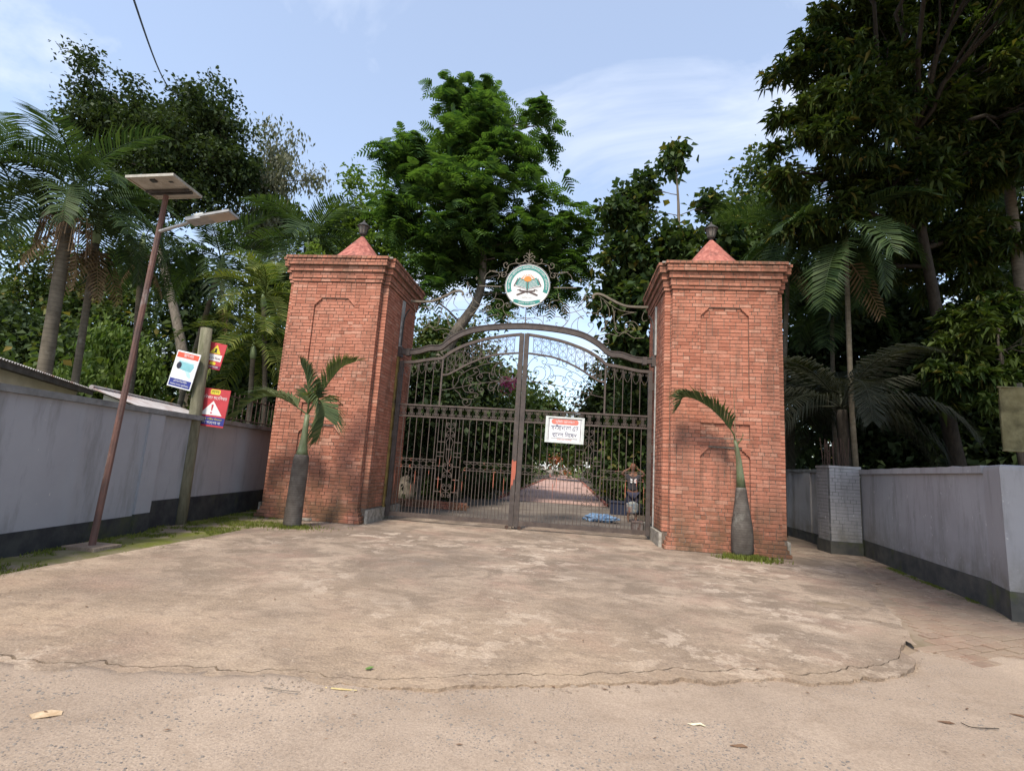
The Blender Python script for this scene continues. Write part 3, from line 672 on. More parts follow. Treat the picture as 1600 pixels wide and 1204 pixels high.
wall_run(wl_, along(A0, A1, 0.945, -0.035), along(A0, A1, 1.0, -0.035), 0.30, 0.315, 1.985, M['wall_l'], 'pilaster', 1)
wall_run(wl_, along(A0, A1, 0.945, -0.045), along(A0, A1, 1.001, -0.045), 0.30, -0.1, 0.313, M['band'], 'black_foot', 1)
wall_run(wl_, along(A0, A1, 0.0, -0.055), along(A0, A1, 0.9995, -0.055), 0.34, 1.992, 2.08, M['coping'], 'coping', 1)
wall_run(wl_, along(A1, A2, 0.0, -0.055), along(A1, A2, 1.0, -0.055), 0.36, 1.992, 2.082, M['coping'], 'coping', 1)
# iron railing that stands behind the coping beside the left pillar
rl = empty('railing', (-6.9, 1.0, 2.08), 'row of thin dark railing bars above the left wall beside the pillar', 'railing')
for k in range(13):
    p = along(A1, A2, 0.46+0.042*k, 0.20); mb = MB(); mb.tube([(p[0], p[1], 2.06), (p[0], p[1], 2.74+0.02*(k % 2))], 0.011, 5); mb.build('bar', M['rust_bar'], rl)
for z in (2.16, 2.66):
    mb = MB(); a, b_ = along(A1, A2, 0.45, 0.20), along(A1, A2, 0.98, 0.20); mb.tube([(a[0], a[1], z), (b_[0], b_[1], z)], 0.014, 5); mb.build('rail', M['rust_bar'], rl)

wr = empty('garden_wall', (7.4, -1, 0), 'mauve grey plastered wall with chipped paint on the right of the drive', 'wall')
B0, B1 = (7.905, 1.36), (7.03, -3.34)
wall_run(wr, along(B0, B1, -0.02, 0.03), along(B0, B1, 0.998, 0.03), 0.20, 0.345, 1.80, M['wall_r'], 'wall_panel', 1)
wall_run(wr, along(B0, B1, -0.01, 0.015), along(B0, B1, 0.998, 0.015), 0.22, -0.1, 0.343, M['band_r'], 'black_foot', 1)
# lintel band along the top, broken edge
mb = MB(); N = 26
for k in range(N):
    a = along(B0, B1, k/N+0.001, -0.015); b_ = along(B0, B1, (k+1)/N+0.001, -0.015); c_ = along(B0, B1, (k+1)/N+0.001, 0.25); d_ = along(B0, B1, k/N+0.001, 0.25)
    za = 1.905+0.012*fbm(k, 0, 1.7); zb = 1.905+0.012*fbm(k+1, 0, 1.7)
    mb.add([(a[0],a[1],1.803),(b_[0],b_[1],1.803),(c_[0],c_[1],1.803),(d_[0],d_[1],1.803),(a[0],a[1],za),(b_[0],b_[1],zb),(c_[0],c_[1],zb),(d_[0],d_[1],za)],
           [(0,3,2,1),(4,5,6,7),(0,1,5,4),(2,3,7,6)]+([(3,0,4,7)] if k == 0 else [])+([(1,2,6,5)] if k == N-1 else []))
mb.build('top_band', M['wall_r'], wr)
# end pier with a rounded top corner
mb = MB(); P = [(7.04, -3.345), (6.79, -3.96), (7.30, -4.10), (7.46, -3.45)]
def pier(P, zs, mat, name, root, grow=0.0):
    c = Vector((sum(p[0] for p in P)/4, sum(p[1] for p in P)/4)); V = []; F = []
    for z, g in zs:
        for p in P: q = c+(Vector(p)-c)*(1+g+grow); V.append((q.x, q.y, z))
    for k in range(len(zs)-1):
        for i in range(4): i2 = (i+1) % 4; F.append((k*4+i, k*4+i2, k*4+4+i2, k*4+4+i))
    F.append((3, 2, 1, 0)); m = (len(zs)-1)*4; F.append((m, m+1, m+2, m+3)); return mk(name, V, F, mat, root)
pier(P, [(0.34, 0), (1.84, 0), (1.885, -0.03), (1.905, -0.12)], M['wall_r'], 'end_pier', wr)
pier(P, [(-0.1, 0.015), (0.338, 0.015)], M['band_r'], 'black_foot', wr)
# painted brick pier at the far end of that wall
bpr = empty('brick_pier', (7.6, 1.7, 0), 'grey painted brick pier between the right pillar and the chipped wall', 'pier')
BP = []; q = 0.078; nC = 21
px0, px1, py0, py1 = 7.24, 7.90, 1.37, 1.98
for i in range(nC):
    z0 = 0.27+i*q; o = i % 2
    brick_run(BP, (px0, py0), (px1, py0), z0, z0+q, (0, -1), 'str', o, 0.003); brick_run(BP, (px0, py1), (px0, py0+BD+JT), z0, z0+q, (-1, 0), 'str', not o, 0.003)
for b in BP:
    o = link('brick', shared_box(b[3], b[4], b[5]+0.003, M['wall_r'], 'wr'), bpr, Vector(b[:3])-WORLD[bpr]); o.rotation_euler = (0, 0, b[6])
MB().box(px0+0.006, py0+0.006, 0.0, px1-0.002, py1, 1.905).build('pier_core', M['coping'], bpr)
MB().box(px0-0.03, py0-0.03, -0.1, px1+0.0, py1, 0.268).build('black_foot', M['band_r'], bpr)
MB().box(px0-0.012, py0-0.012, 1.908, px1+0.03, py1+0.02, 1.965).build('cap', M['wall_r'], bpr)
# rusty rods left standing out of the pier
rr_ = empty('reinforcement_rods', (7.6, 1.7, 1.96), 'cluster of rusty steel rods sticking up from the brick pier', 'rods')
for k in range(16):
    x = 7.30+0.035*k; y = 1.62+0.25*rnd.random(); mb = MB()
    mb.tube([(x, y, 1.93), (x+rnd.uniform(-.02, .02), y, 2.2), (x+rnd.uniform(-.05, .05), y+rnd.uniform(-.04, .04), 2.48+0.16*rnd.random())], 0.010, 5); mb.build('rod', M['rust_bar'], rr_)
# farther wall behind the right pillar
wf = empty('back_wall', (7.75, 6, 0), 'shaded grey wall running back behind the right brick pillar', 'wall')
wall_run(wf, (7.72, 14.0), (7.72, 1.99), 0.2, 0.25, 1.82, M['wall_r'], 'wall_panel', 1)
wall_run(wf, (7.705, 14.0), (7.705, 1.985), 0.22, -0.1, 0.248, M['band_r'], 'black_foot', 1)
wall_run(wf, (7.68, 14.0), (7.68, 1.985), 0.28, 1.822, 1.905, M['coping'], 'coping', 1)
wall_run(wf, (7.685, 3.75), (7.685, 3.35), 0.1, 0.25, 1.815, M['wall_r'], 'pilaster', 1)

# ================================================================== HOUSE AND SHED BEHIND THE LEFT WALL
hs = empty('house', (-9.5, -1.5, 0), 'cream walled house end with sloping tin roof behind the left wall', 'house')
hd_ = Vector((-0.521, 0.853)); hn_ = Vector((-0.853, -0.521)); hA = Vector((-7.25, -5.28)); HL = 6.1
def hp(a, b_, z): q = hA+hd_*a+hn_*b_; return Vector((q.x, q.y, z))
def hbox(a0, a1, b0, b1, z0, z1):
    return MB().add([hp(a0,b0,z0),hp(a1,b0,z0),hp(a1,b1,z0),hp(a0,b1,z0),hp(a0,b0,z1),hp(a1,b0,z1),hp(a1,b1,z1),hp(a0,b1,z1)], [(0,3,2,1),(4,5,6,7),(0,1,5,4),(1,2,6,5),(2,3,7,6),(3,0,4,7)])
hbox(0.2, HL-0.1, 0.32, 3.6, 0, 2.62).build('wall', M['cream'], hs)
hbox(0, HL, 0.03, 0.06, 2.56, 2.668).build('fascia', M['fascia'], hs)
hbox(0.05, HL-0.05, 0.061, 0.318, 2.60, 2.615).build('soffit', M['fascia'], hs)
def corrugated(root, p00, p10, p01, n, amp, mat, name='roof'):
    """p00->p10 across the corrugations, p00->p01 down the sheet"""
    a, b_, c_ = Vector(p00), Vector(p10), Vector(p01); up = (b_-a).cross(c_-a).normalized()
    if up.z < 0: up = -up
    V = []; F = []; m = n*4
    for i in range(m+1):
        h = up*(amp*math.sin(i*math.pi/2)); q = a+(b_-a)*(i/m)
        V += [q+h, q+h+(c_-a), q+h-up*0.006, q+h+(c_-a)-up*0.006]
    for i in range(m):
        k = i*4; F += [(k, k+4, k+5, k+1), (k+2, k+3, k+7, k+6), (k, k+2, k+6, k+4), (k+1, k+5, k+7, k+3)]
    F += [(0, 1, 3, 2), (m*4, m*4+2, m*4+3, m*4+1)]
    return mk(name, V, F, mat, root)
corrugated(hs, hp(-0.1, 0, 2.69), hp(HL+0.1, 0, 2.69), hp(-0.1, 3.9, 2.80), 60, 0.016, M['tin'])
sh = empty('shed', (-7.4, -0.5, 0), 'low shed with a pale rusty corrugated roof behind the left wall', 'shed')
corrugated(sh, (-8.20, -2.3, 2.49), (-9.33, 1.38, 2.50), (-6.95, -2.0, 2.10), 30, 0.02, M['tin'])
MB().tube([(-8.20, -2.3, 2.515), (-9.33, 1.38, 2.525)], 0.045, 6).build('ridge', M['tin'], sh)
V = [(-8.1,-2.1,0),(-7.1,-1.85,0),(-8.2,1.4,0),(-9.2,1.1,0),(-8.1,-2.1,2.40),(-7.1,-1.85,2.06),(-8.2,1.4,2.06),(-9.2,1.1,2.40)]
mk('wall', V, [(0,3,2,1),(4,5,6,7),(0,1,5,4),(1,2,6,5),(2,3,7,6),(3,0,4,7)], M['cream'], sh)
# ================================================================== GATE
GY = 1.25
def px2(u, v, y=GY): p = at(u, v, y); return Vector((p.x, y, p.z))
def gz(pts, ox, oz, sc=7.524, y=GY): return [px2(ox+a/sc, oz+b/sc, y) for a, b in pts]
def mir(path, s): return [Vector((q.x*s, q.y, q.z)) for q in path] if s < 0 else path
def curl(kind, n=34, k0=2.2, k1=26.0, p=3.0):
    """canonical scroll from its curvature; 'C' curls both ends the same way, 'S' opposite"""
    x = z = 0.0; a = 0.0; pts = [(0.0, 0.0)]
    for i in range(n):
        t = (i+0.5)/n; w = abs(2*t-1)**p
        k = k0+(k1-k0)*w
        if kind == 'S' and t > 0.5: k = -k
        if kind == 'J' and t > 0.5: k = k0
        a += k/n; x += math.cos(a)/n; z += math.sin(a)/n; pts.append((x, z))
    return pts
def scroll(p, q, kind='C', flip=False, y=GY, rc=None, bulge=0.25, **kw):
    if kind in 'CJ':
        a = Vector((p[0], p[1])); b_ = Vector((q[0], q[1])); L = (b_-a).length; t = (b_-a)/L; nn = Vector((-t.y, t.x))*(-1 if flip else 1); rc = rc or L*0.21
        def spiral(c, tt):
            fn = math.atan2(nn.y, nn.x); bk = math.atan2(-tt.y, -tt.x); sg = 1 if math.sin(bk-fn) > 0 else -1; out = []
            for k in range(13):
                th = 2*math.pi*1.2*(1-k/12); r = rc*(1-0.62*(1-k/12)); out.append(c+Vector((math.cos(fn+sg*th), math.sin(fn+sg*th)))*r)
            return out
        P = spiral(a, t); mid = (a+b_)/2+nn*(rc+L*bulge*0.4)
        if kind == 'C': P = P+[mid]+spiral(b_, -t)[::-1]
        else: P = P+[mid*0.5+(a*0.35+b_*0.65)*0.5+nn*rc*0.3, b_]
        return [Vector((v.x, y, v.y)) for v in P]
    pts = curl(kind, **kw)
    if flip: pts = [(a, -b) for a, b in pts]
    e = complex(*pts[-1]); w = complex(q[0]-p[0], q[1]-p[1])/e
    out = []
    for a, b in pts: c = complex(a, b)*w; out.append(Vector((p[0]+c.real, y, p[1]+c.imag)))
    return out
ARCH = [(-3.22,4.235),(-2.80,4.25),(-2.45,4.355),(-2.16,4.385),(-1.90,4.60),(-1.55,4.80),(-1.16,4.91),(-0.6,4.985),(0,5.015),(0.6,4.985),(1.16,4.91),(1.55,4.80),(1.90,4.60),(2.16,4.385),(2.45,4.355),(2.80,4.25),(3.22,4.235)]
ab = empty('arch_beam', (0, GY, 4.2), 'thick brown steel arch beam spanning above the gate leaves', 'beam')
pth = spline([(x, GY, z) for x, z in ARCH], 5)
MB().strip(pth, 0.062, 0.05).build('beam', M['iron_arch'], ab)
MB().strip([q+Vector((0, 0, 0.072)) for q in pth], 0.011, 0.065).build('top_flange', M['iron_arch'], ab)
for s in (-1, 1):
    MB().box(s*3.0-0.05, GY-0.075, 4.14, s*3.0+0.05, GY+0.075, 4.33).build('bracket', M['iron_arch'], ab)
    MB().box(min(s*3.262, s*3.17), GY-0.09, 4.10, max(s*3.262, s*3.17), GY+0.09, 4.36).build('wall_plate', M['iron_arch'], ab)
TOP = [(3.17,3.97),(2.85,3.985),(2.53,4.045),(2.30,4.085),(2.08,4.12),(1.89,4.27),(1.62,4.43),(1.35,4.54),(0.96,4.665),(0.5,4.755),(0.06,4.815)]
SEC = [(2.07,3.685),(1.93,3.69),(1.70,3.81),(1.50,3.935),(1.26,4.06),(0.94,4.195),(0.6,4.275),(0.13,4.325)]
def zon(curve, x):
    c = sorted(curve)
    for (a, za), (b, zb) in zip(c, c[1:]):
        if a <= x <= b: return za+(zb-za)*(x-a)/(b-a)
    return c[0][1] if x < c[0][0] else c[-1][1]
# canonical cells, shared between leaves
cell = MB()
for s in (-1, 1):
    cell.tube(scroll((s*0.052, 0.078), (s*0.052, -0.078), 'C', s > 0, 0, rc=0.036, bulge=-0.25), 0.008, 4)
cell.box(-0.006, -0.006, -0.125, 0.006, 0.006, 0.125)
cell_me = bpy.data.meshes.new('scroll_cell'); cell_me.from_pydata([tuple(v) for v in cell.v], [], cell.f); cell_me.materials.append(M['iron'])
lat = MB()
for a in (-1, 1):
    for b_ in (-1, 1): lat.tube(scroll((a*0.02, b_*0.02), (a*0.07, b_*0.085), 'S', a*b_ > 0, 0, k1=18), 0.006, 4)
for z in (-0.105, 0.105): lat.box(-0.086, -0.008, z-0.008, 0.086, 0.008, z+0.008)
lat_me = bpy.data.meshes.new('lattice_cell'); lat_me.from_pydata([tuple(v) for v in lat.v], [], lat.f); lat_me.materials.append(M['iron'])
def gate_leaf(s, label):
    lf = empty('gate_leaf', (s*1.6, GY, 0.08), label, 'gate', 'pair of iron gate leaves')
    def P(mb, name, mat=M['iron'], **kw): return mb.build(name, mat, lf, **kw)
    def bx(x0, z0, x1, z1, hd, name):
        a, b_ = sorted((s*x0, s*x1)); return P(MB().box(a, GY-hd, z0, b_, GY+hd, z1), name)
    def bar(x, z0, z1, r=0.0105, name='bar'): return P(MB().tube([(s*x, GY, z0), (s*x, GY, z1)], r, 4), name)
    a_, c_ = sorted((s*3.10, s*3.195)); P(MB().box(a_, GY-0.045, 0.09, c_, GY+0.045, 3.99), 'hinge_stile', M['iron_arch']); a_, c_ = sorted((s*0.008, s*0.122)); P(MB().box(a_, GY-0.05, 0.06, c_, GY+0.05, 4.83), 'meeting_stile', M['iron_arch'])
    bx(0.122, 0.095, 3.10, 0.20, 0.032, 'bottom_rail')
    bx(0.122, 2.855, 3.10, 2.895, 0.022, 'middle_rail'); bx(0.122, 2.565, 3.10, 2.605, 0.022, 'middle_rail')
    P(MB().strip(spline([(s*x, GY, z) for x, z in TOP], 5), 0.035, 0.03), 'top_rail')
    P(MB().strip(spline([(s*x, GY, z) for x, z in SEC], 5), 0.022, 0.022), 'inner_arch_rail')
    bx(2.045, 2.895, 2.085, 4.10, 0.02, 'inner_stile')
    # upper side bars with small curls under the rail
    for k in range(4):
        x = 2.29+0.205*k; zt = zon(TOP, x)-0.03; bar(x, 2.895, zt)
    for k in range(5):
        x = 2.19+0.205*k; zt = zon(TOP, x)-0.04; mb = MB()
        for a in (-1, 1): mb.tube(scroll((s*x+a*0.052, zt-0.06), (s*x+a*0.008, zt-0.30), 'J', a < 0, rc=0.034), 0.007, 4)
        P(mb, 'scroll')
    # band between the two arched rails
    n = 9
    for k in range(n):
        x = 0.24+k*0.215; z0, z1 = zon(SEC, x)+0.015, zon(TOP, x)-0.03
        if x > 2.03: break
        bar(x, z0, z1, 0.010)
        xm = x+0.107; z0, z1 = zon(SEC, xm)+0.02, zon(TOP, xm)-0.035; zc = (z0+z1)/2; h = (z1-z0)/2
        if xm > 1.98: break
        mb = MB()
        for a in (-1, 1):
            mb.tube(scroll((s*xm+a*0.055, zc+h*0.70), (s*xm+a*0.008, zc), 'J', a < 0, rc=0.036), 0.0075, 4); mb.tube(scroll((s*xm+a*0.055, zc-h*0.70), (s*xm+a*0.008, zc), 'J', a > 0, rc=0.036), 0.0075, 4)
        mb.tube([(s*xm, GY, z0), (s*xm, GY, z1)], 0.006, 4); P(mb, 'scroll')
    # great spiral and its branching stems
    def Z(pts): return mir(gz(pts, 815, 540), s)
    CUR = [[(178,318),(165,305),(180,290),(202,302),(200,330),(170,340),(142,312),(155,265),(205,243),(262,265),(285,320),(262,385),(205,418),(140,420),(85,375),(62,300),(85,215),(140,150),(210,120),(275,135),(300,175),(280,215),(245,205),(240,178),(262,175)],
           [(62,360),(100,405),(150,430),(330,450),(480,482),(610,512),(710,545),(820,575),(975,612)],
           [(150,430),(230,430),(310,380),(345,310),(325,250),(285,225),(268,245),(290,262)],
           [(300,215),(410,235),(500,262),(580,300),(650,330),(760,420),(770,480),(820,570)],
           [(320,230),(365,290),(378,345),(450,352),(515,375)], [(378,345),(400,370),(370,430),(270,440)],
           [(375,365),(345,380),(345,355),(372,362),(370,345)],
           [(400,235),(440,215),(450,180),(425,165),(405,185),(425,198)], [(540,200),(480,190),(490,230),(520,245),(535,215),(510,215)],
           [(690,250),(640,260),(645,290),(680,300)], [(760,340),(735,345),(712,370),(740,385),(770,360)],
           [(515,375),(530,330),(555,308),(590,320),(590,352),(560,350)], [(540,345),(600,395),(690,450),(712,545)],
           [(515,375),(550,410),(530,450),(480,480)], [(500,375),(478,398),(492,420),(515,405),(500,392)],
           [(640,440),(605,430),(600,460),(630,470),(650,430),(625,490),(590,510)], [(330,450),(385,480),(392,540),(355,562),(328,540),(345,512),(368,532)],
           [(480,482),(520,520),(510,570),(475,585),(450,560),(468,538),(488,555)], [(600,512),(632,550),(612,590),(580,600),(568,575),(590,560),(605,578)],
           [(712,545),(680,590),(640,606),(540,604),(505,620),(520,655),(548,655),(545,628),(525,632)], [(800,590),(740,630),(705,680),(640,686),(555,680)],
           [(580,690),(590,745),(640,770),(682,740),(680,705),(640,695),(620,720),(645,738)], [(820,575),(835,500),(830,455),(860,425)],
           [(215,430),(265,480),(275,540),(255,570)], [(260,440),(310,500),(322,590)], [(145,100),(150,140),(185,160),(178,185)], [(640,770),(640,810)]]
    for c in CUR: P(MB().tube(spline(Z(c), 5), 0.0095, 4), 'scroll')
    # middle band cells
    for k in range(14):
        o = link('scroll_cell', cell_me, lf, (s*(0.235+0.2115*k)-WORLD[lf].x, 0, 2.73-WORLD[lf].z))
    # lower bars; twice as many below the lock band
    xo = 1.72; k = 0; x = 0.21
    while x < 3.06:
        if abs(x-xo) > 0.30: bar(x, 0.2, 2.57)
        if abs(x+0.086-xo) > 0.20 and x+0.086 < 3.08: bar(x+0.086, 0.2, 1.31, 0.008)
        x += 0.172
    for dx in (-0.31, -0.215, -0.125, 0.125, 0.215, 0.31): bar(xo+dx, 0.2, 2.57, 0.009)
    # lock band
    for k in range(17):
        x = 0.21+0.172*k
        if abs(x-xo) < 0.36 or x > 3.0: continue
        link('lattice_cell', lat_me, lf, (s*x-WORLD[lf].x, 0, 1.42-WORLD[lf].z))
    # ornament column
    bar(xo, 0.62, 2.57, 0.012)
    for z, h, f in ((2.42, 0.12, 1), (2.14, 0.13, 0), (1.40, 0.13, 1), (1.14, 0.12, 0), (0.90, 0.11, 1), (0.66, 0.10, 0)):
        mb = MB()
        for a in (-1, 1): mb.tube(scroll((s*xo+a*0.075, z+0.01), (s*xo+a*0.012, z-(h if f else -h)), 'J', (a < 0) == bool(f), rc=0.045), 0.0095, 4)
        P(mb, 'scroll')
    for z in (1.98, 1.72, 1.62, 1.38, 1.06, 0.76):
        for a in (-1, 1): P(MB().tube([(s*xo+a*0.125, GY, z), (s*xo+a*0.31, GY, z)], 0.012, 4), 'tie')
    P(MB().tube([(s*xo-0.08, GY, 1.80), (s*xo+0.08, GY, 1.80)], 0.014, 4), 'tie')
    for a in (-1, 1): P(MB().tube(spline([(s*xo+a*0.02, GY, 2.10), (s*xo+a*0.09, GY, 1.98), (s*xo+a*0.06, GY, 1.86), (s*xo+a*0.06, GY, 1.6), (s*xo+a*0.01, GY, 1.44)], 4), 0.009, 4), 'scroll')
    # roller, bolt and hinges
    mb = MB(); c = Vector((s*0.15, GY-0.07, 0.045)); mb.tube([c-Vector((0, 0.02, 0)), c+Vector((0, 0.02, 0))], 0.045, 12); P(mb, 'roller', M['rust_bar'])
    bar(0.035, -0.02, 0.35, 0.012, 'drop_bolt')
    for z in (0.45, 2.1, 3.6): P(MB().tube([(s*3.215, GY-0.02, z-0.09), (s*3.215, GY-0.02, z+0.09)], 0.026, 8), 'hinge')
    return lf
gl = gate_leaf(-1, 'left leaf of the brown iron gate, red primer patch on its meeting post')
gr = gate_leaf(1, 'right leaf of the brown iron gate, the one carrying the white notice')
# red primer patch on the left meeting stile
MB().prism([(-0.012,1.62),(-0.075,1.60),(-0.105,1.66),(-0.118,1.60),(-0.116,0.92),(-0.095,1.05),(-0.07,1.02),(-0.055,1.18),(-0.03,1.16),(-0.012,1.33)][::-1], GY-0.0535, GY-0.0525).build('primer_patch', plain('red_primer', (0.42,0.115,0.07), 0.7), gl)
# jambs fixed to the pillars
for s, nm in ((-1, 'grey and mustard stained steel jamb on the left pillar'), (1, 'pale steel jamb strip on the right pillar beside the gate')):
    j = empty('gate_jamb', (s*3.24, GY, 0.0), nm, 'jamb', 'gate jambs'); x0, x1 = sorted((s*3.262, s*3.222))
    if s < 0:
        MB().box(x0, GY-0.09, 4.37, x1, GY+0.06, 5.60).build('upper_plate', M['jamb'], j); MB().box(x0, GY-0.10, 0.0, x1, GY+0.03, 4.09).build('lower_plate', M['mustard'], j)
    else:
        MB().box(x0, GY-0.13, 4.37, x1+0.0, GY-0.05, 5.60).build('upper_plate', M['jamb'], j); MB().box(x0+0.012, GY-0.15, 0.0, x1, GY-0.10, 4.09).build('lower_plate', M['jamb'], j)
    mb = MB(); mb.tube(spline([(s*3.21, GY-0.02, 4.4), (s*3.20, GY-0.02, 5.0), (s*3.17, GY, 5.25), (s*3.08, GY, 5.4)], 5), 0.02, 6); mb.build('curved_rod', M['lantern'], j)

# ================================================================== OVERTHROW AND EMBLEM
ov = empty('overthrow', (0, GY, 5.0), 'lacy scrollwork of thin iron curls standing on the arch beam', 'scrollwork')
OC = [[(315,112),(300,98),(322,84),(346,106),(332,142),(300,150),(285,120),(250,100),(190,90),(130,112)], [(283,130),(300,190),(350,202),(430,205),(512,185)],
      [(182,50),(196,36),(206,62),(180,88),(130,82),(85,50)], [(330,228),(350,238),(335,257),(308,248),(300,215),(332,200),(360,225),(345,262)],
      [(400,290),(380,240),(420,195),(480,190),(540,230),(560,290)], [(762,350),(715,440),(660,540),(570,600),(480,578),(405,505),(395,440)],
      [(722,500),(708,486),(728,470),(756,488),(742,520),(708,512),(690,480)], [(345,606),(333,590),(355,578),(378,600),(352,636),(306,612),(290,570),(320,530),(400,520)],
      [(232,600),(220,585),(244,568),(256,596),(230,616),(205,590),(230,558),(278,578),(290,640),(240,700),(150,702),(92,662)], [(130,645),(115,632),(138,620),(156,640),(130,668),(95,640),(110,610)],
      [(470,652),(458,636),(480,624),(492,650),(462,668),(436,640),(450,605),(500,610),(528,660),(520,740),(470,810),(400,838),(370,815),(365,785),(388,790)],
      [(490,690),(485,668),(560,662),(680,620),(760,552),(782,500)], [(560,590),(620,670),(690,738),(640,720),(565,785),(545,850),(562,905)],
      [(690,500),(670,570),(690,640),(740,670),(850,672),(910,690),(950,760),(945,850),(900,890)], [(700,700),(640,720),(620,790),(625,860),(660,925),(702,940),(790,860),(810,800),(770,780),(742,805),(765,832)],
      [(345,710),(400,714),(470,740),(485,785),(450,830)], [(0,728),(140,733),(195,760),(215,810),(180,825),(165,800),(185,790)], [(95,815),(95,770),(60,740),(25,745),(10,775),(35,790),(45,770)],
      [(215,805),(225,700),(265,725),(275,755),(245,770)], [(800,972),(900,932),(1000,914),(1095,942)], [(890,500),(905,600),(850,655)], [(930,525),(990,620),(985,740),(930,850),(880,900)], [(1030,600),(1045,700),(1000,770)],
      [(1310,660),(1160,690),(1085,760),(1060,850),(1105,905),(1180,880),(1200,840)], [(1235,838),(1220,820),(1245,800),(1285,830),(1260,885),(1190,870),(1175,810),(1215,770),(1290,775),(1340,830)], [(1405,650),(1378,720),(1395,765),(1440,755)],
      [(870,470),(940,520),(1010,570),(1130,640),(1300,662)], [(560,900),(620,870),(640,900),(625,930)], [(1100,940),(1180,900),(1280,960),(1400,960)], [(880,1000),(940,970),(985,985),(975,1030),(940,1020)],
      [(1060,640),(1050,760),(1080,860)], [(830,690),(920,700),(960,780)]]
for s in (-1, 1):
    for c in OC:
        p = [q for q in gz(c, 820, 400)]
        p = [Vector((max(0.0, q.x), GY, q.z)) for q in p]
        MB().tube(spline(mir(p, s), 5), 0.0088, 4).build('scroll', M['iron_light'], ov)
    MB().tube(mir(gz([(340,372),(610,374)], 820, 400), s), 0.016, 4).build('cross_rod', M['iron_light'], ov)
    sw = mir(gz([(1450,602),(1330,600),(1200,590),(1110,560),(1010,510),(930,465),(860,445),(815,455),(800,480),(812,498)], 820, 400), s)
    MB().strip(spline(sw, 4), 0.026, 0.03).build('swan_neck', M['iron_light'], ov)
    for tx, tz in ((760,350),(345,710),(655,285)):     # little cross finials
        q = mir(gz([(tx, tz)], 820, 400), s)[0]; mb = MB()
        mb.tube([q+Vector((-0.035, 0, 0)), q+Vector((0.035, 0, 0))], 0.009, 4); mb.tube([q+Vector((0, 0, -0.05)), q+Vector((0, 0, 0.05))], 0.009, 4); mb.build('finial', M['iron_light'], ov)
    fin = [[(0, 6.66), (0.05*s, 6.74), (0.13*s, 6.76), (0.15*s, 6.72)], [(0, 6.78), (0.07*s, 6.84), (0.12*s, 6.80), (0.09*s, 6.77)], [(0, 6.85), (0.09*s, 6.93), (0.15*s, 6.90), (0.12*s, 6.87)], [(0, 6.92), (0.05*s, 7.0), (0.09*s, 6.98)]]
    for c in fin: MB().tube(spline([(a, GY, b_) for a, b_ in c], 4), 0.010, 4).build('finial_leaf', M['iron_light'], ov)
MB().tube([(0, GY, 6.6), (0, GY, 6.9), (0, GY, 7.10)], [0.018, 0.014, 0.004], 5).build('finial_stem', M['iron_light'], ov)
MB().tube([(0, GY, 5.06), (0, GY, 5.55)], 0.012, 5).build('post', M['iron_light'], ov)

# ------------------------------------------------------------------ lettering
def glyphs(body, size=1.0):
    cu = bpy.data.curves.new('lettering_source', 'FONT'); cu.body = body; cu.size = size; cu.resolution_u = 3
    ob = bpy.data.objects.new('lettering_source', cu); C.objects.link(ob)
    dg = bpy.context.evaluated_depsgraph_get(); dg.update()
    cv = ob.evaluated_get(dg).to_curve(dg)
    loops = []
    for sp in cv.splines:
        b = sp.bezier_points; n = len(b); out = []
        for i in range(n):
            p0, p3 = b[i].co, b[(i+1) % n].co; p1, p2 = b[i].handle_right, b[(i+1) % n].handle_left
            for k in range(3):
                t = k/3; q = p0*(1-t)**3+p1*3*t*(1-t)**2+p2*3*t*t*(1-t)+p3*t**3
                if not out or (Vector((q.x, q.y))-out[-1]).length > 1e-5: out.append(Vector((q.x, q.y)))
        if len(out) > 2: loops.append(out)
    ob.evaluated_get(dg).to_curve_clear(); bpy.data.objects.remove(ob); bpy.data.curves.remove(cu)
    def area(L): return 0.5*sum(L[i].x*L[(i+1) % len(L)].y-L[(i+1) % len(L)].x*L[i].y for i in range(len(L)))
    def inside(p, L):
        c = False
        for i in range(len(L)):
            a, b_ = L[i], L[i-1]
            if (a.y > p.y) != (b_.y > p.y) and p.x < (b_.x-a.x)*(p.y-a.y)/(b_.y-a.y)+a.x: c = not c
        return c
    if not loops: return [], 0, 0
    ar = [area(L) for L in loops]; sgn = 1 if ar[max(range(len(ar)), key=lambda i: abs(ar[i]))] > 0 else -1
    outer = [(L, []) for L, a in zip(loops, ar) if a*sgn > 0]
    for L, a in zip(loops, ar):
        if a*sgn > 0: continue
        h = [o for o in outer if inside(L[0], o[0])]
        if h: min(h, key=lambda o: abs(area(o[0])))[1].append(L)
    X = [p.x for L in loops for p in L]
    return outer, min(X), max(X)
def shape(t):
    """put Bengali signs in the order they are drawn in; joined marks are dropped"""
    t = t.replace('ো', 'ে\u0001').replace('র্', '').replace('্র', '').replace('্য', '')
    out = []
    for ch in t:
        if ch in 'িেৈ':
            i = len(out)-1
            while i >= 2 and out[i-1] == '্': i -= 2
            out.insert(max(i, 0), ch)
        elif ch == '\u0001': out.append('া')
        else: out.append(ch)
    return ''.join(c for c in out if c != '্')
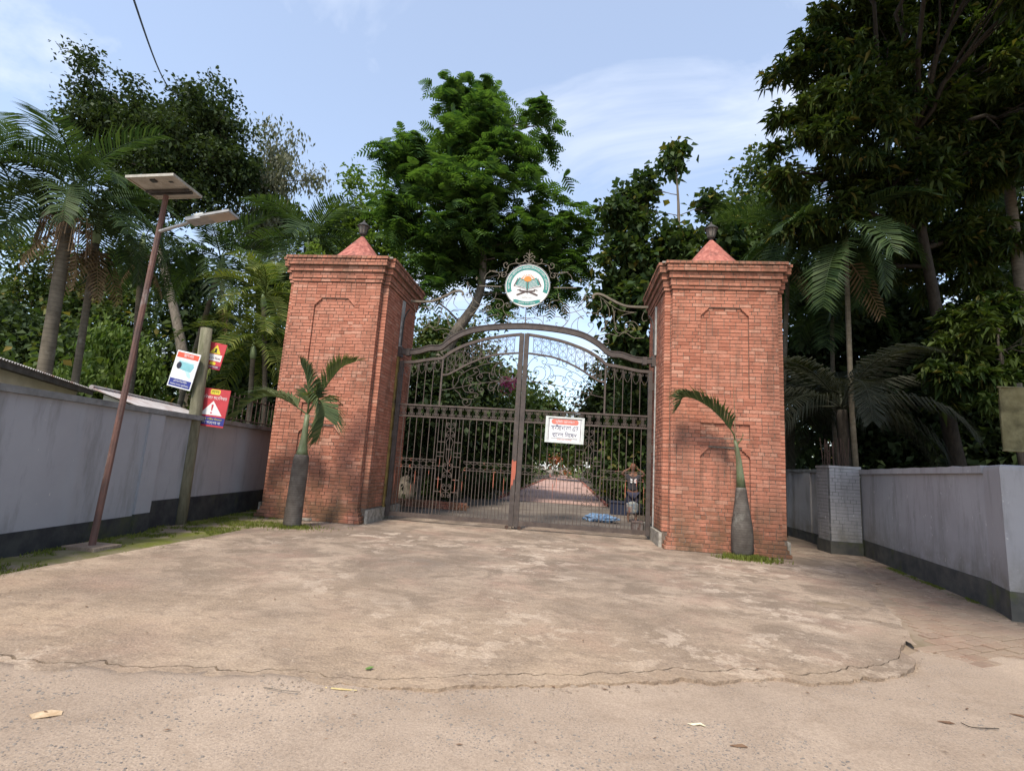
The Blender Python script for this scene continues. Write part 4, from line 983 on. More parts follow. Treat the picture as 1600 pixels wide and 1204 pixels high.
def lettering(root, body, cx, cz, width, height, mat, y, name='lettering', arc=None, extra=None):
    """flat print: body scaled into width x height, centred at (cx, cz), in the sign's own xz plane"""
    outer, a, b_ = glyphs(shape(body))
    if not outer: return None
    zs = [p.y for o in outer for p in o[0]]; z0, z1 = min(zs), max(zs)
    V = []; F = []
    for k, (o, hs_) in enumerate(outer):
        polys = [[Vector((p.x, p.y, 0)) for p in L] for L in [o]+hs_]
        tri = tessellate_polygon(polys); flat = [p for L in polys for p in L]; b0 = len(V)
        for p in flat:
            u = (p.x-(a+b_)/2)/(b_-a); w = (p.y-(z0+z1)/2)/(z1-z0)
            if arc:
                r = arc[0]+w*height; t = arc[1]-u*arc[2]; q = (cx+r*math.cos(t), cz+r*math.sin(t))
            else: q = (cx+u*width, cz+w*height)
            V.append((q[0], y-0.00008*k, q[1]))
        F += [tuple(b0+i for i in t) for t in tri]
    if extra:
        for poly in extra:
            b0 = len(V); V += [(p[0], y-0.0006, p[1]) for p in poly]; F.append(tuple(range(b0, b0+len(poly))))
    return mk(name, V, F, mat, root, local=True)
def flat(root, pts, y, mat, name, th=0.0012):
    return MB().prism(pts, y-th, y).build(name, mat, root, local=True)
def rrect(cx, cz, w, h, r=0.0, n=4):
    if r <= 0: return [(cx-w/2, cz-h/2), (cx+w/2, cz-h/2), (cx+w/2, cz+h/2), (cx-w/2, cz+h/2)]
    out = []
    for qx, qz, a0 in ((1, -1, -90), (1, 1, 0), (-1, 1, 90), (-1, -1, 180)):
        for k in range(n+1):
            a = R(a0+90*k/n); out.append((cx+qx*(w/2-r)+r*math.cos(a), cz+qz*(h/2-r)+r*math.sin(a)))
    return out
def ringpoly(r0, r1, a0, a1, n=40):
    A = [R(a0+(a1-a0)*k/n) for k in range(n+1)]
    return [(r1*math.cos(a), r1*math.sin(a)) for a in A]+[(r0*math.cos(a), r0*math.sin(a)) for a in A[::-1]]
em = empty('emblem_sign', (0.01, GY-0.10, 6.07), 'round white and green emblem disc with open book and orange sun above the gate', 'sign')
MB().prism([(0.57*math.cos(2*math.pi*k/48), 0.57*math.sin(2*math.pi*k/48)) for k in range(48)], -0.02, 0.02).build('disc', M['white_b'], em, local=True)
MB().tube([(0.57*math.cos(2*math.pi*k/48), -0.012, 0.57*math.sin(2*math.pi*k/48)) for k in range(49)], 0.016, 5, False).build('rim', M['galv'], em, local=True)
Y1, Y2, Y3, Y4 = -0.0225, -0.026, -0.029, -0.032
# ring in pieces so that every face stays simple
mb = MB()
for k in range(30):
    a0, a1 = R(-22+224*k/30), R(-22+224*(k+1)/30)
    q = [(0.425*math.cos(a0), 0.425*math.sin(a0)), (0.545*math.cos(a0), 0.545*math.sin(a0)), (0.545*math.cos(a1), 0.545*math.sin(a1)), (0.425*math.cos(a1), 0.425*math.sin(a1))]
    b0 = len(mb.v); mb.add([(x, Y1, z) for x, z in q], [(0, 1, 2, 3)])
mb.build('green_ring', M['green'], em, local=True)
lettering(em, 'আল জামিয়া হাফিজিয়া মাদ্রাসা লিল্লাহ বোডিং এতিমখানা', 0, 0, 1, 0.082, M['white'], Y2, arc=(0.487, R(90), R(205)))
flat(em, [(-0.012,-0.10),(-0.012,0.11),(-0.06,0.15),(-0.22,0.22),(-0.315,0.02),(-0.16,-0.02),(-0.06,-0.055)][::-1], Y1, M['green'], 'book_page')
flat(em, [(0.012,-0.10),(0.012,0.11),(0.06,0.15),(0.22,0.22),(0.315,0.02),(0.16,-0.02),(0.06,-0.055)], Y1, M['green'], 'book_page')
mb = MB()
for s in (-1, 1):
    for k in range(7):
        z = 0.16-0.032*k; x0 = 0.035; x1 = 0.215+0.012*k
        mb.add([(s*x0, Y2-0.001, z-0.075), (s*x1, Y2-0.001, z-0.005), (s*x1, Y2-0.001, z+0.006), (s*x0, Y2-0.001, z-0.064)], [(0, 1, 2, 3)] if s > 0 else [(3, 2, 1, 0)])
mb.build('page_lines', M['white'], em, local=True)
mb = MB()
for s in (-1, 1):
    for a, b_ in (((0, -0.115), (0.17, -0.045)), ((0.17, -0.045), (0.355, -0.01)), ((0.355, -0.01), (0.255, 0.205)), ((0.335, 0.005), (0.245, 0.175))):
        mb.strip([(s*a[0], Y1, a[1]), (s*b_[0], Y1, b_[1])], 0.007, 0.0015)
    mb.strip([(s*0.17, Y2, -0.10), (s*0.26, Y2, -0.125)], 0.010, 0.0015)
mb.strip([(0, Y3, 0.10), (0, Y3, -0.22)], 0.008, 0.0015); mb.build('book_outline', M['brown'], em, local=True)
mb = MB(); mb.strip([(-0.27, Y2, -0.255), (-0.05, Y2, -0.165), (0.2, Y2, -0.135)], 0.02, 0.0015); mb.strip([(0.27, Y3, -0.255), (0.05, Y3, -0.165), (-0.2, Y3, -0.135)], 0.02, 0.0015); mb.build('book_stand', M['brown'], em, local=True)
flat(em, [(0.105*math.cos(R(180*k/14)), 0.155+0.10*math.sin(R(180*k/14))) for k in range(15)]+[(-0.06, 0.12), (0.0, 0.10), (0.06, 0.12)], Y3, M['sun_o'], 'sun')
mb = MB()
for k in range(11):
    a = R(8+164*k/10); c, s_ = math.cos(a), math.sin(a); p = Vector((-s_, 0, c))*0.011
    mb.add([Vector((0.13*c, Y3, 0.155+0.12*s_))-p, Vector((0.13*c, Y3, 0.155+0.12*s_))+p, Vector((0.205*c, Y3, 0.155+0.185*s_))], [(0, 1, 2)])
mb.build('sun_rays', M['sun_o'], em, local=True)
mb = MB()
for k in range(10):
    def rbz(t): return (-0.29+0.58*t, -0.415-0.055*math.sin(math.pi*t))
    a, b_ = rbz(k/10), rbz((k+1)/10); mb.add([(a[0], Y1, a[1]-0.05), (b_[0], Y1, b_[1]-0.05), (b_[0], Y1, b_[1]+0.05), (a[0], Y1, a[1]+0.05)], [(0, 1, 2, 3)])
for s in (-1, 1): mb.add([(s*0.29, Y1, -0.455), (s*0.36, Y1, -0.435), (s*0.33, Y1, -0.40), (s*0.36, Y1, -0.365), (s*0.29, Y1, -0.37)], [(0, 1, 2, 3, 4)] if s > 0 else [(4, 3, 2, 1, 0)])
mb.build('ribbon', M['green'], em, local=True)
lettering(em, 'গিয়াস নগর ঢাকা', 0, -0.46, 0.44, 0.062, M['white'], Y2); lettering(em, 'স্থাপিত ১৯৯৫', 0, -0.315, 0.27, 0.042, M['grey_p'], Y1)

# ------------------------------------------------------------------ notice on the right leaf
nt = empty('notice_board', (1.125, GY-0.085, 2.43), 'white framed notice with red heading hung on the right gate leaf', 'sign', rot=(0, R(0.9), 0))
W_, H_ = 0.93, 0.63
MB().box(-W_/2, -0.005, -H_/2, W_/2, 0.012, H_/2).build('board', M['white'], nt, local=True)
for nm, b_ in (('frame', (-W_/2-0.004, -0.022, H_/2-0.035, W_/2+0.004, 0.014, H_/2+0.004)), ('frame', (-W_/2-0.004, -0.022, -H_/2-0.004, W_/2+0.004, 0.014, -H_/2+0.035)), ('frame', (-W_/2-0.004, -0.0225, -H_/2+0.0352, -W_/2+0.055, 0.0135, H_/2-0.0352)), ('frame', (W_/2-0.055, -0.0225, -H_/2+0.0352, W_/2+0.004, 0.0135, H_/2-0.0352))):
    MB().box(*b_).build(nm, M['offwhite'], nt, local=True)
yb = -0.0065
for x in (-0.385, 0.385): flat(nt, rrect(x, 0.0, 0.012, 0.55), yb, M['black'], 'border_line')
flat(nt, rrect(0, 0.268, 0.77, 0.008), yb, M['black'], 'border_line')
flat(nt, rrect(0.0, 0.195, 0.66, 0.125, 0.06), yb, M['salmon'], 'heading_patch')
lettering(nt, 'দৃষ্টি আকর্ষণ', 0, 0.195, 0.46, 0.085, M['white'], yb-0.003)
lettering(nt, 'সর্বসাধারণ এর', 0.0, 0.045, 0.66, 0.125, M['ink'], yb-0.001, extra=[[(-0.212,0.102),(-0.205,0.120),(-0.165,0.112),(-0.168,0.100)]])
lettering(nt, 'প্রবেশ নিষেধ', 0.0, -0.105, 0.60, 0.125, M['ink'], yb-0.001, extra=[[(-0.285,-0.150),(-0.23,-0.176),(-0.215,-0.165),(-0.27,-0.138)]])
flat(nt, rrect(0, -0.205, 0.64, 0.008), yb, M['black'], 'rule_line')
lettering(nt, 'আদেশক্রমে কর্তৃপক্ষ', 0, -0.245, 0.36, 0.05, M['salmon'], yb-0.001)

# ------------------------------------------------------------------ pole with three signs
pl = empty('sign_pole', (-6.1, -1.99, 0), 'stout mossy grey pole carrying three signs beside the left wall', 'pole')
MB().tube([(-6.10, -1.99, -0.1), (-6.11, -1.99, 1.3), (-6.14, -1.99, 2.6), (-6.18, -1.99, 3.86)], [0.125, 0.118, 0.112, 0.108], 14).build('shaft', M['pole'], pl, smooth=True)
def board(name, label, loc, w, h, rot, mat=M['white']):
    e = empty(name, loc, label, 'sign', 'signs on the pole', rot=rot)
    MB().box(-w/2, -0.004, -h/2, w/2, 0.008, h/2).build('sheet', mat, e, local=True); return e
b1 = board('warning_sign', 'white camera warning sign with orange top band on the pole', (-6.385, -2.16, 2.955), 0.575, 0.735, (0, R(10.5), R(-6)))
yb = -0.0045
flat(b1, rrect(0, 0.285, 0.53, 0.105), yb, M['orange_red'], 'top_band'); lettering(b1, 'সাবধান', 0.02, 0.285, 0.24, 0.07, M['white'], yb-0.003)
flat(b1, rrect(0, -0.27, 0.53, 0.15), yb, M['navy'], 'bottom_band')
lettering(b1, 'এই সম্পত্তি সিসি', 0, -0.235, 0.33, 0.05, M['white'], yb-0.003); lettering(b1, 'ক্যামেরা দ্বারা সুরক্ষিত', 0, -0.305, 0.46, 0.048, M['white'], yb-0.003)
flat(b1, [(-0.15,0.02),(-0.16,0.15),(-0.10,0.175),(0.18,0.15),(0.22,0.09),(0.17,-0.015),(0.0,-0.01)], yb, M['cyan'], 'camera_body')
flat(b1, [(-0.19,0.155),(-0.17,0.185),(0.20,0.165),(0.22,0.14)], yb-0.002, M['cyan_d'], 'camera_hood')
flat(b1, [(0.03,-0.01),(0.14,-0.015),(0.20,-0.10),(0.19,-0.14),(0.12,-0.12)], yb-0.0005, M['cyan_d'], 'camera_arm')
flat(b1, [(-0.145+0.06*math.cos(2*math.pi*k/16), 0.075+0.07*math.sin(2*math.pi*k/16)) for k in range(16)], yb-0.003, M['lens'], 'camera_lens')
b2 = board('warning_sign', 'small red warning sign with yellow triangle, highest on the pole', (-6.005, -1.86, 3.325), 0.36, 0.54, (0, R(9), R(6)), M['red'])
yb = -0.0045
flat(b2, [(-0.01,0.235),(-0.125,0.05),(0.105,0.05)][::-1], yb, M['yellow'], 'yellow_triangle')
flat(b2, [(-0.03,0.155),(0.01,0.155),(0.01,0.10),(0.03,0.07),(-0.05,0.07),(-0.03,0.10)][::-1], yb-0.002, M['black'], 'hazard_mark')
flat(b2, rrect(-0.01, -0.035, 0.32, 0.135), yb, M['white_b'], 'white_band'); lettering(b2, 'মাছ ধরা নিষেধ', -0.01, -0.045, 0.28, 0.055, M['maroon'], yb-0.003)
flat(b2, rrect(0, -0.155, 0.13, 0.06, 0.029), yb, M['yellow'], 'yellow_patch'); flat(b2, rrect(0, -0.225, 0.355, 0.07), yb, M['maroon'], 'bottom_band'); lettering(b2, 'আদেশক্রমে', 0, -0.225, 0.27, 0.04, M['white'], yb-0.003)
b3 = board('warning_sign', 'large red sign with white exclamation triangle, lowest on the pole', (-5.885, -1.86, 2.27), 0.60, 0.76, (0, R(4), R(6)), M['red'])
flat(b3, rrect(0.0, 0.315, 0.20, 0.10, 0.03), yb, M['yellow'], 'yellow_patch'); lettering(b3, 'প্রবেশ', 0, 0.315, 0.15, 0.06, M['black'], yb-0.003)
lettering(b3, 'অধিকার সংরক্ষিত', 0, 0.205, 0.52, 0.085, M['white'], yb-0.001)
flat(b3, [(0.0,0.135),(-0.225,-0.15),(0.225,-0.15)][::-1], yb, M['white_b'], 'white_triangle')
flat(b3, [(-0.022,0.06),(0.022,0.06),(0.010,-0.065),(-0.010,-0.065)][::-1], yb-0.002, M['red'], 'exclamation_mark'); flat(b3, [(0.018*math.cos(2*math.pi*k/10), -0.105+0.018*math.sin(2*math.pi*k/10)) for k in range(10)], yb-0.002, M['red'], 'exclamation_dot')
flat(b3, rrect(0, -0.265, 0.598, 0.16), yb, M['navy'], 'bottom_band'); lettering(b3, 'অনুমতি ব্যতীত ভিতরে', 0, -0.232, 0.50, 0.055, M['yellow'], yb-0.003); lettering(b3, 'প্রবেশ করবেন না', 0, -0.30, 0.46, 0.055, M['white'], yb-0.003)

# ------------------------------------------------------------------ solar street lamp
sl = empty('street_lamp', (-5.31, -4.58, 0), 'rusty leaning post with a solar panel and lamp arm near the left wall', 'street lamp')
MB().tube([(-5.31, -4.58, -0.1), (-5.24, -4.55, 2.8), (-5.19, -4.53, 5.33)], [0.047, 0.043, 0.040], 8).build('post', M['rust'], sl)
MB().box(-5.55, -4.8, -0.08, -5.05, -4.36, 0.035).build('footing', M['concrete'], sl)
pc = Vector((-5.13, -4.64, 5.41)); ux = Vector((0.845, -0.075, -0.02)).normalized(); uy = Vector((-0.12, 0.73, 0.06)).normalized(); un = ux.cross(uy)
def pbox(cx, cy, cz, hx, hy, hz): return MB().obox(pc+ux*cx+uy*cy+un*cz, ux*hx, uy*hy, un*hz)
pn = pbox(0, 0, 0.0, 0.415, 0.355, 0.006).build('solar_panel', M['panel_back'], sl); pbox(0, 0, 0.012, 0.41, 0.35, 0.004).build('cells', M['panel_glass'], pn)
for a in (-1, 1):
    pbox(0, a*0.363, 0, 0.43, 0.014, 0.02).build('frame', M['panel_frame'], pn); pbox(a*0.423, 0, -0.001, 0.012, 0.348, 0.02).build('frame', M['panel_frame'], pn)
for k in range(5): pbox(-0.28+0.14*k, 0, -0.007, 0.004, 0.34, 0.001).build('cell_seam', M['panel_frame'], pn)
for k in range(3): pbox(0, -0.17+0.17*k, -0.0072, 0.41, 0.003, 0.001).build('cell_seam', M['panel_frame'], pn)
pbox(-0.02, -0.24, -0.018, 0.045, 0.04, 0.012).build('junction_box', M['dark_plastic'], pn)
pbox(0.24, -0.17, -0.0095, 0.035, 0.025, 0.002).build('label_plate', M['dark_plastic'], pn)
for cy in (0.06, 0.15): pbox(0, cy, -0.035, 0.40, 0.018, 0.016).build('cross_bar', M['lantern'], sl)
MB().tube([(-5.205, -4.54, 4.72), (-4.66, -4.56, 4.88)], 0.026, 8).build('arm', M['galv'], sl)
hd = Vector((1, 0.0, 0.18)).normalized(); hn = Vector((-0.18, 0, 1)).normalized(); hy = Vector((0, 1, 0)); hc = Vector((-4.66, -4.56, 4.885))
hb = MB().obox(hc+hd*0.16, hd*0.18, hy*0.10, hn*0.028).build('lamp_head', M['galv'], sl)
MB().obox(hc+hd*0.46, hd*0.24, hy*0.125, hn*0.018).build('light_plate', M['galv'], hb); MB().obox(hc+hd*0.47-hn*0.022, hd*0.21, hy*0.105, hn*0.004).build('lens', M['lamp_lens'], hb)
MB().obox(hc+hd*0.16+hn*0.055, hd*0.075, hy*0.06, hn*0.026).build('driver_box', M['offwhite'], hb)
# ------------------------------------------------------------------ overhead cable and the hanging board at the right
p0 = at(196, -40, -6); p1 = at(284, 150, 7); mb = MB()
pts = [p0+(p1-p0)*(k/16)-Vector((0, 0, 0.5*math.sin(math.pi*k/16))) for k in range(17)]
tag(mb.tube(pts, 0.016, 5).build('overhead_cable', M['dark_plastic']), 'black overhead cable sagging down into the dark tree at top left', 'cable')
hb_ = empty('hanging_board', (8.62, -2.0, 2.2), 'weathered olive board at the right edge above the wall', 'board')
bq = MB(); NB = 8
M['olive'] = mot('mildewed_board', (0.16,0.135,0.062), (0.25,0.215,0.11), 4, 0.9, 0.4, 40, c3=(0.10,0.085,0.04))
V = []; F = []
for j in range(NB+1):
    for i in range(NB+1):
        u, w = i/NB, j/NB; V.append((8.40+0.75*u-0.04*(1-w)+0.015*fbm(w, 1, 3), -2.0+0.03*math.sin(3*u+2*w), 2.24+1.06*w+0.012*fbm(u, 2, 3)))
for j in range(NB):
    for i in range(NB): q = j*(NB+1)+i; F.append((q, q+1, q+NB+2, q+NB+1))
n0 = len(V); V += [(x, y+0.02, z) for x, y, z in V]; F += [tuple(n0+i for i in f[::-1]) for f in F]
mk('sheet', V, F, M['olive'], hb_)
for z in (2.25, 3.31): MB().tube([(8.36, -1.99, z), (9.16, -1.98, z)], 0.016, 6).build('edge_rod', M['olive'], hb_)
MB().tube([(8.39, -1.985, 2.25), (8.40, -1.985, 3.31)], 0.014, 6).build('edge_rod', M['olive'], hb_)
MB().tube([(8.75, -1.93, -0.1), (8.75, -1.93, 3.4)], 0.035, 8).build('stake', M['bark'], hb_)
# ================================================================== PLANTS
rg = np.random.default_rng(21)
def unit(a): return a/np.maximum(np.linalg.norm(a, axis=1, keepdims=True), 1e-9)
def leaf_arrays(P, D, L, Wd, fold=0.25, droop=0.25):
    """one folded diamond per leaf: base, two sides, drooping tip"""
    n = len(P); D = unit(D); up = np.tile(np.array([0, 0, 1.0]), (n, 1)) + rg.normal(0, 0.45, (n, 3))
    S_ = unit(np.cross(D, up)); N = np.cross(S_, D)
    L = L[:, None]; Wd = Wd[:, None]
    mid = P+D*L*0.45+N*fold*Wd
    tip = P+D*L; tip[:, 2] -= droop*L[:, 0]
    V = np.stack([P, mid+S_*Wd, tip, mid-S_*Wd], 1).reshape(-1, 3)
    i = np.arange(n)*4
    F = np.concatenate([np.stack([i, i+1, i+2], 1), np.stack([i, i+2, i+3], 1)]); return V, F
def clump_points(clumps, twigs, pad=1.0):
    """twig tips in the outer part of every ellipsoid, sharing the count by volume"""
    vol = np.array([c[1]*c[2]*c[3]*(c[4] if len(c) > 4 else 1) for c in clumps])**0.8; share = vol/vol.sum(); out = []; nrm = []
    for (c, rx, ry, rz, *_), s in zip(clumps, share):
        n = max(6, int(twigs*s)); d = unit(rg.normal(0, 1, (n, 3))); r = rg.uniform(0.12, 1.0, n)**0.42
        # lumpy outline
        lump = 1+0.26*np.sin(d[:, 0]*5+c[0])*np.sin(d[:, 1]*5+c[1]*2)+0.24*np.sin(d[:, 2]*7+c[2]*3+d[:, 0]*4)+0.14*np.sin(d[:, 0]*13+d[:, 2]*11+c[0]*5)
        # twigs gather in flattened sprays with gaps between them
        g = max(3, n//13); c0 = d[:g]*(r*lump)[:g, None]*np.array([rx, ry, rz]); w = min(0.75, max(0.10, 0.24*(rx+ry+rz)/3))
        idx = np.arange(n) % g; p = c0[idx]+rg.normal(0, 1, (n, 3))*np.array([w, w, w*0.5])*0.75*pad
        out.append(p+np.array(c)); nrm.append(unit(d[idx]*0.6+rg.normal(0, 0.5, (n, 3))+np.array([0, 0, 0.25])))
    return np.concatenate(out), np.concatenate(nrm)
def foliage(kind, clumps, twigs, per, size, mat, spread=None):
    T, Nn = clump_points(clumps, twigs, 2.1 if kind == 'pinnate' else 1.0); n = len(T)
    if kind == 'pinnate':
        m = n*per; base = np.repeat(T, per, 0); out = np.repeat(Nn, per, 0)
        D = out*0.75+rg.normal(0, 0.65, (m, 3)); D[:, 2] = D[:, 2]*0.45+0.12; D = unit(D); Lr = size*rg.uniform(0.6, 1.3, m)
        k = 7; Vs = []; up = unit(np.array([0, 0, 1.0])+rg.normal(0, 0.25, (m, 3))); S_ = unit(np.cross(D, up))
        parts = []
        for j in range(k):
            t = (j+0.6)/k; q = base+D*(Lr*t)[:, None]; q[:, 2] -= 0.5*Lr*t*t
            wl_n = size*0.30*math.sin(math.pi*min(1, 0.18+0.82*t))*(1 if t < 0.9 else 0.7); th = size*0.058
            tang = D.copy(); tang[:, 2] -= 0.84*t; tang = unit(tang)
            for sg in (-1, 1):
                e = q+S_*(sg*wl_n)+tang*(wl_n*0.45); e[:, 2] -= wl_n*0.25
                parts.append(np.stack([q-tang*th, q+tang*th, e+tang*th*0.5, e-tang*th*0.6], 1))
        A = np.stack(parts, 1).reshape(-1, 3); i = np.arange(len(A)//4)*4
        return np_mesh('crown', A, np.stack([i, i+1, i+2, i+3], 1), mat)
    m = n*per; base = np.repeat(T, per, 0); out = np.repeat(Nn, per, 0); L = size*rg.uniform(0.5, 1.35, m)
    if kind == 'rosette':      # long leaves hanging round a twig end
        D = unit(out*0.55+rg.normal(0, 0.7, (m, 3))+np.array([0, 0, -0.10])); P = base+rg.normal(0, size*0.22, (m, 3)); V, F = leaf_arrays(P, D, L, L*0.14, 0.3, 0.38)
    elif kind == 'broad':
        D = unit(out*0.5+rg.normal(0, 0.8, (m, 3))); P = base+rg.normal(0, spread or size*1.3, (m, 3)); V, F = leaf_arrays(P, D, L, L*0.34, 0.2, 0.22)
    elif kind == 'fine':
        D = unit(out*0.3+rg.normal(0, 0.8, (m, 3))+np.array([0, 0, -0.2])); P = base+rg.normal(0, spread or size*1.8, (m, 3)); V, F = leaf_arrays(P, D, L, L*0.24, 0.15, 0.25)
    elif kind == 'hang':
        D = unit(rg.normal(0, 0.4, (m, 3))+np.array([0, 0, -0.9])); P = base+rg.normal(0, spread or size*1.6, (m, 3)); V, F = leaf_arrays(P, D, L, L*0.2, 0.1, 0.1)
    return np_mesh('crown', V, F, mat)
def ell(u, v, y, ru, rv, rd=None, dens=1.0):
    """ellipsoid whose outline in the photo is centred at (u,v) with radii ru, rv pixels, standing at depth y"""
    p = at(u, v, y); k = mpp(p); return ((p.x, p.y, p.z), ru*k, (rd if rd is not None else (ru+rv)/2*0.85*k), rv*k, dens)
def limb(mb, a, b_, r0, r1, wob=0.12, n=6):
    a, b_ = Vector(a), Vector(b_); L = (b_-a).length; P = []
    for k in range(n+1):
        t = k/n; q = a+(b_-a)*t; w = math.sin(math.pi*t)*wob*L
        q += Vector((rnd.uniform(-1, 1)*w*0.5, rnd.uniform(-1, 1)*w*0.5, w*0.5)); P.append(q)
    mb.tube(P, [r0+(r1-r0)*k/n for k in range(n+1)], 6)
    return P
def tree(name, label, trunk, r0, r1, clumps, kind, leaf, twigs, per, size, bark='bark', cat='tree', group=None, spread=None, extra=None, nbranch=None):
    tp = [Vector(q) for q in trunk]; root = empty(name, (tp[0].x, tp[0].y, tp[0].z), label, cat, group)
    path = spline(tp, 5); m = len(path)
    rr = [r0+(r1-r0)*(i/(m-1))**0.8 for i in range(m)]; rr[0] *= 1.35
    mb = MB(); mb.tube(path, rr, 10); mb.build('trunk', M[bark], root, smooth=True)
    mb = MB()
    for c in clumps:
        cc = Vector(c[0]); start = min(path[m//2:], key=lambda q: (q-cc).length+max(0, q.z-cc.z)*2.0)
        rs = min(r1*0.9, 0.02+0.035*(cc-start).length)
        P = limb(mb, start, cc, rs, rs*0.4)
        for k in range(nbranch or 5):
            a = P[rnd.randint(2, len(P)-1)]; d = Vector((rnd.gauss(0, 1), rnd.gauss(0, 1), rnd.gauss(0.2, 0.8))).normalized()
            limb(mb, a, cc+Vector((d.x*c[1]*0.8, d.y*c[2]*0.8, d.z*c[3]*0.8)), rs*0.4, rs*0.12, 0.08, 4)
    if clumps: tag(mb.build('branches', M[bark], root, smooth=True), kind='stuff')
    me = foliage(kind, clumps, twigs, per, size, M[leaf], spread)
    o = link('crown', me, root, -Vector(WORLD[root])); WORLD[o] = Vector((0, 0, 0))
    return root
def ground_at(u, y):   # point on the ground under photo column u at depth y
    p = at(u, 700, y); return Vector((p.x, y, -0.05))
# ---- palm fronds: a few shared meshes
def frond_mesh(name, L, nl, ll, lw, arch, droop, mat, stalk=0.12, vee=0.35, seed=1, twist=0.0, rad=0.018, sparse=0.0):
    """frond along +x rising then arching down; leaflets droop"""
    r = random.Random(seed); mb = MB(); P = []; N = 18
    x = z = 0.0; a = 0.0
    for k in range(N+1):
        P.append(Vector((x, twist*(k/N)**2*L*0.25, z))); a = -arch*((k+0.5)/N)**1.3; x += math.cos(a)*L/N; z += math.sin(a)*L/N
    mb.tube(P, [rad*(1-0.85*k/N) for k in range(N+1)], 5)
    def pt(t): f = t*N; i = min(int(f), N-1); return P[i]+(P[i+1]-P[i])*(f-i), (P[i+1]-P[i]).normalized()
    for i in range(nl):
        t = stalk+(1-stalk)*(i+0.5)/nl; q, tg = pt(t)
        s_env = math.sin(math.pi*min(1, (0.16+0.84*(t-stalk)/(1-stalk))**0.8))**0.6
        for s in (-1, 1):
            if r.random() < sparse: continue
            l = ll*(0.35+0.65*s_env)*r.uniform(0.88, 1.1)
            nup = Vector((0, 0, 1)) if abs(tg.z) < 0.9 else Vector((1, 0, 0))
            sd = (Vector((0, s, 0))*1.0+tg*(0.45+0.7*t)+nup*(vee+r.uniform(-.12, .12))).normalized()
            e1 = q+sd*l*0.5; e2 = e1+(sd+Vector((0, 0, -droop*r.uniform(0.7, 1.3)))).normalized()*l*0.5
            w = tg*(lw*0.5)
            mb.add([q-w*0.5, q+w*0.5, e1+w, e1-w, e2], [(0, 1, 2, 3), (3, 2, 4)])
    me = bpy.data.meshes.new(name); me.from_pydata([tuple(v) for v in mb.v], [], mb.f); me.materials.append(M[mat]); return me
FR = {'areca': [frond_mesh('frond', 2.0, 34, 0.66, 0.05, 1.0+0.3*k, 0.5+0.2*k, 'palm', 0.12, 0.45-0.1*k, k+1, 0.3*(k-1)) for k in range(3)],
      'areca_y': [frond_mesh('frond', 2.0, 28, 0.60, 0.05, 1.35+0.35*k, 0.6+0.2*k, 'palm_y', 0.14, 0.4, k+5, 0.3*(k-1)) for k in range(3)],
      'coco': [frond_mesh('frond', 3.2, 70, 1.0, 0.035, 1.7+0.3*k, 2.3+0.3*k, 'coco', 0.14, -0.05, k+9, 0.3*(k-1), 0.028) for k in range(2)],
      'dead': [frond_mesh('frond', 1.5, 16, 0.45, 0.05, 0.5, 1.6, 'dead', 0.1, 0.0, 17)]}
def palm(name, label, base, top, r0, r1, fr, n, scale, lo=-0.35, hi=1.25, shaft=0.9, dead=0, group=None, spin=0.0, husk=False, cat='palm tree', tm='ptrunk'):
    base, top = Vector(base), Vector(top); root = empty(name, base, label, cat, group)
    b2 = base.copy(); mid = base+(top-base)*0.5+Vector((rnd.uniform(-.12, .12), 0, 0))
    path = spline([base, base+(top-base)*0.25+Vector((rnd.uniform(-.08, .08), 0, 0)), mid, top], 5); m = len(path)
    mb = MB(); mb.tube(path, [r0*(1.25 if i == 0 else 1)+(r1-r0)*i/(m-1) for i in range(m)], 12); mb.build('trunk', M[tm], root, smooth=True)
    if shaft:
        mb = MB(); d = (path[-1]-path[-2]).normalized(); mb.tube([top-d*0.02, top+d*shaft*0.15, top+d*shaft*0.6, top+d*shaft], [r1*1.1, r1*1.35, r1*1.1, r1*0.5], 10); mb.build('crownshaft', M['shaft'], root, smooth=True)
    hub = top+Vector((0, 0, shaft*0.85 if shaft else 0.05))
    for k in range(n):
        az = spin+k*2.39996+rnd.uniform(-.15, .15); el = hi+(lo-hi)*((k+0.5)/n)**0.9+rnd.uniform(-.1, .1)
        o = link('frond', FR[fr][k % len(FR[fr])], root, hub-Vector(WORLD[root])); s = scale*rnd.uniform(0.88, 1.08); o.scale = (s, s, s); o.rotation_euler = (rnd.uniform(-.25, .25), -el, az)
    for k in range(dead):
        o = link('dead_frond', FR['dead'][0], root, top-Vector((0, 0, 0.05))-Vector(WORLD[root])); s = scale*rnd.uniform(0.7, 1.0); o.scale = (s, s, s); o.rotation_euler = (rnd.uniform(-.4, .4), R(55)+rnd.uniform(-.2, .25), spin+k*6.283/dead)
    if husk:
        mb = MB()
        for k in range(60):
            a = rnd.uniform(0, 6.28); q = top+Vector((math.cos(a)*r1, math.sin(a)*r1, rnd.uniform(-.15, .15))); mb.tube([q, q+Vector((math.cos(a)*0.35, math.sin(a)*0.35, 0.05)), q+Vector((math.cos(a)*0.42, math.sin(a)*0.42, -rnd.uniform(0.3, 0.9)))], 0.012, 3, False)
        mb.build('husk', M['husk'], root)
    return root

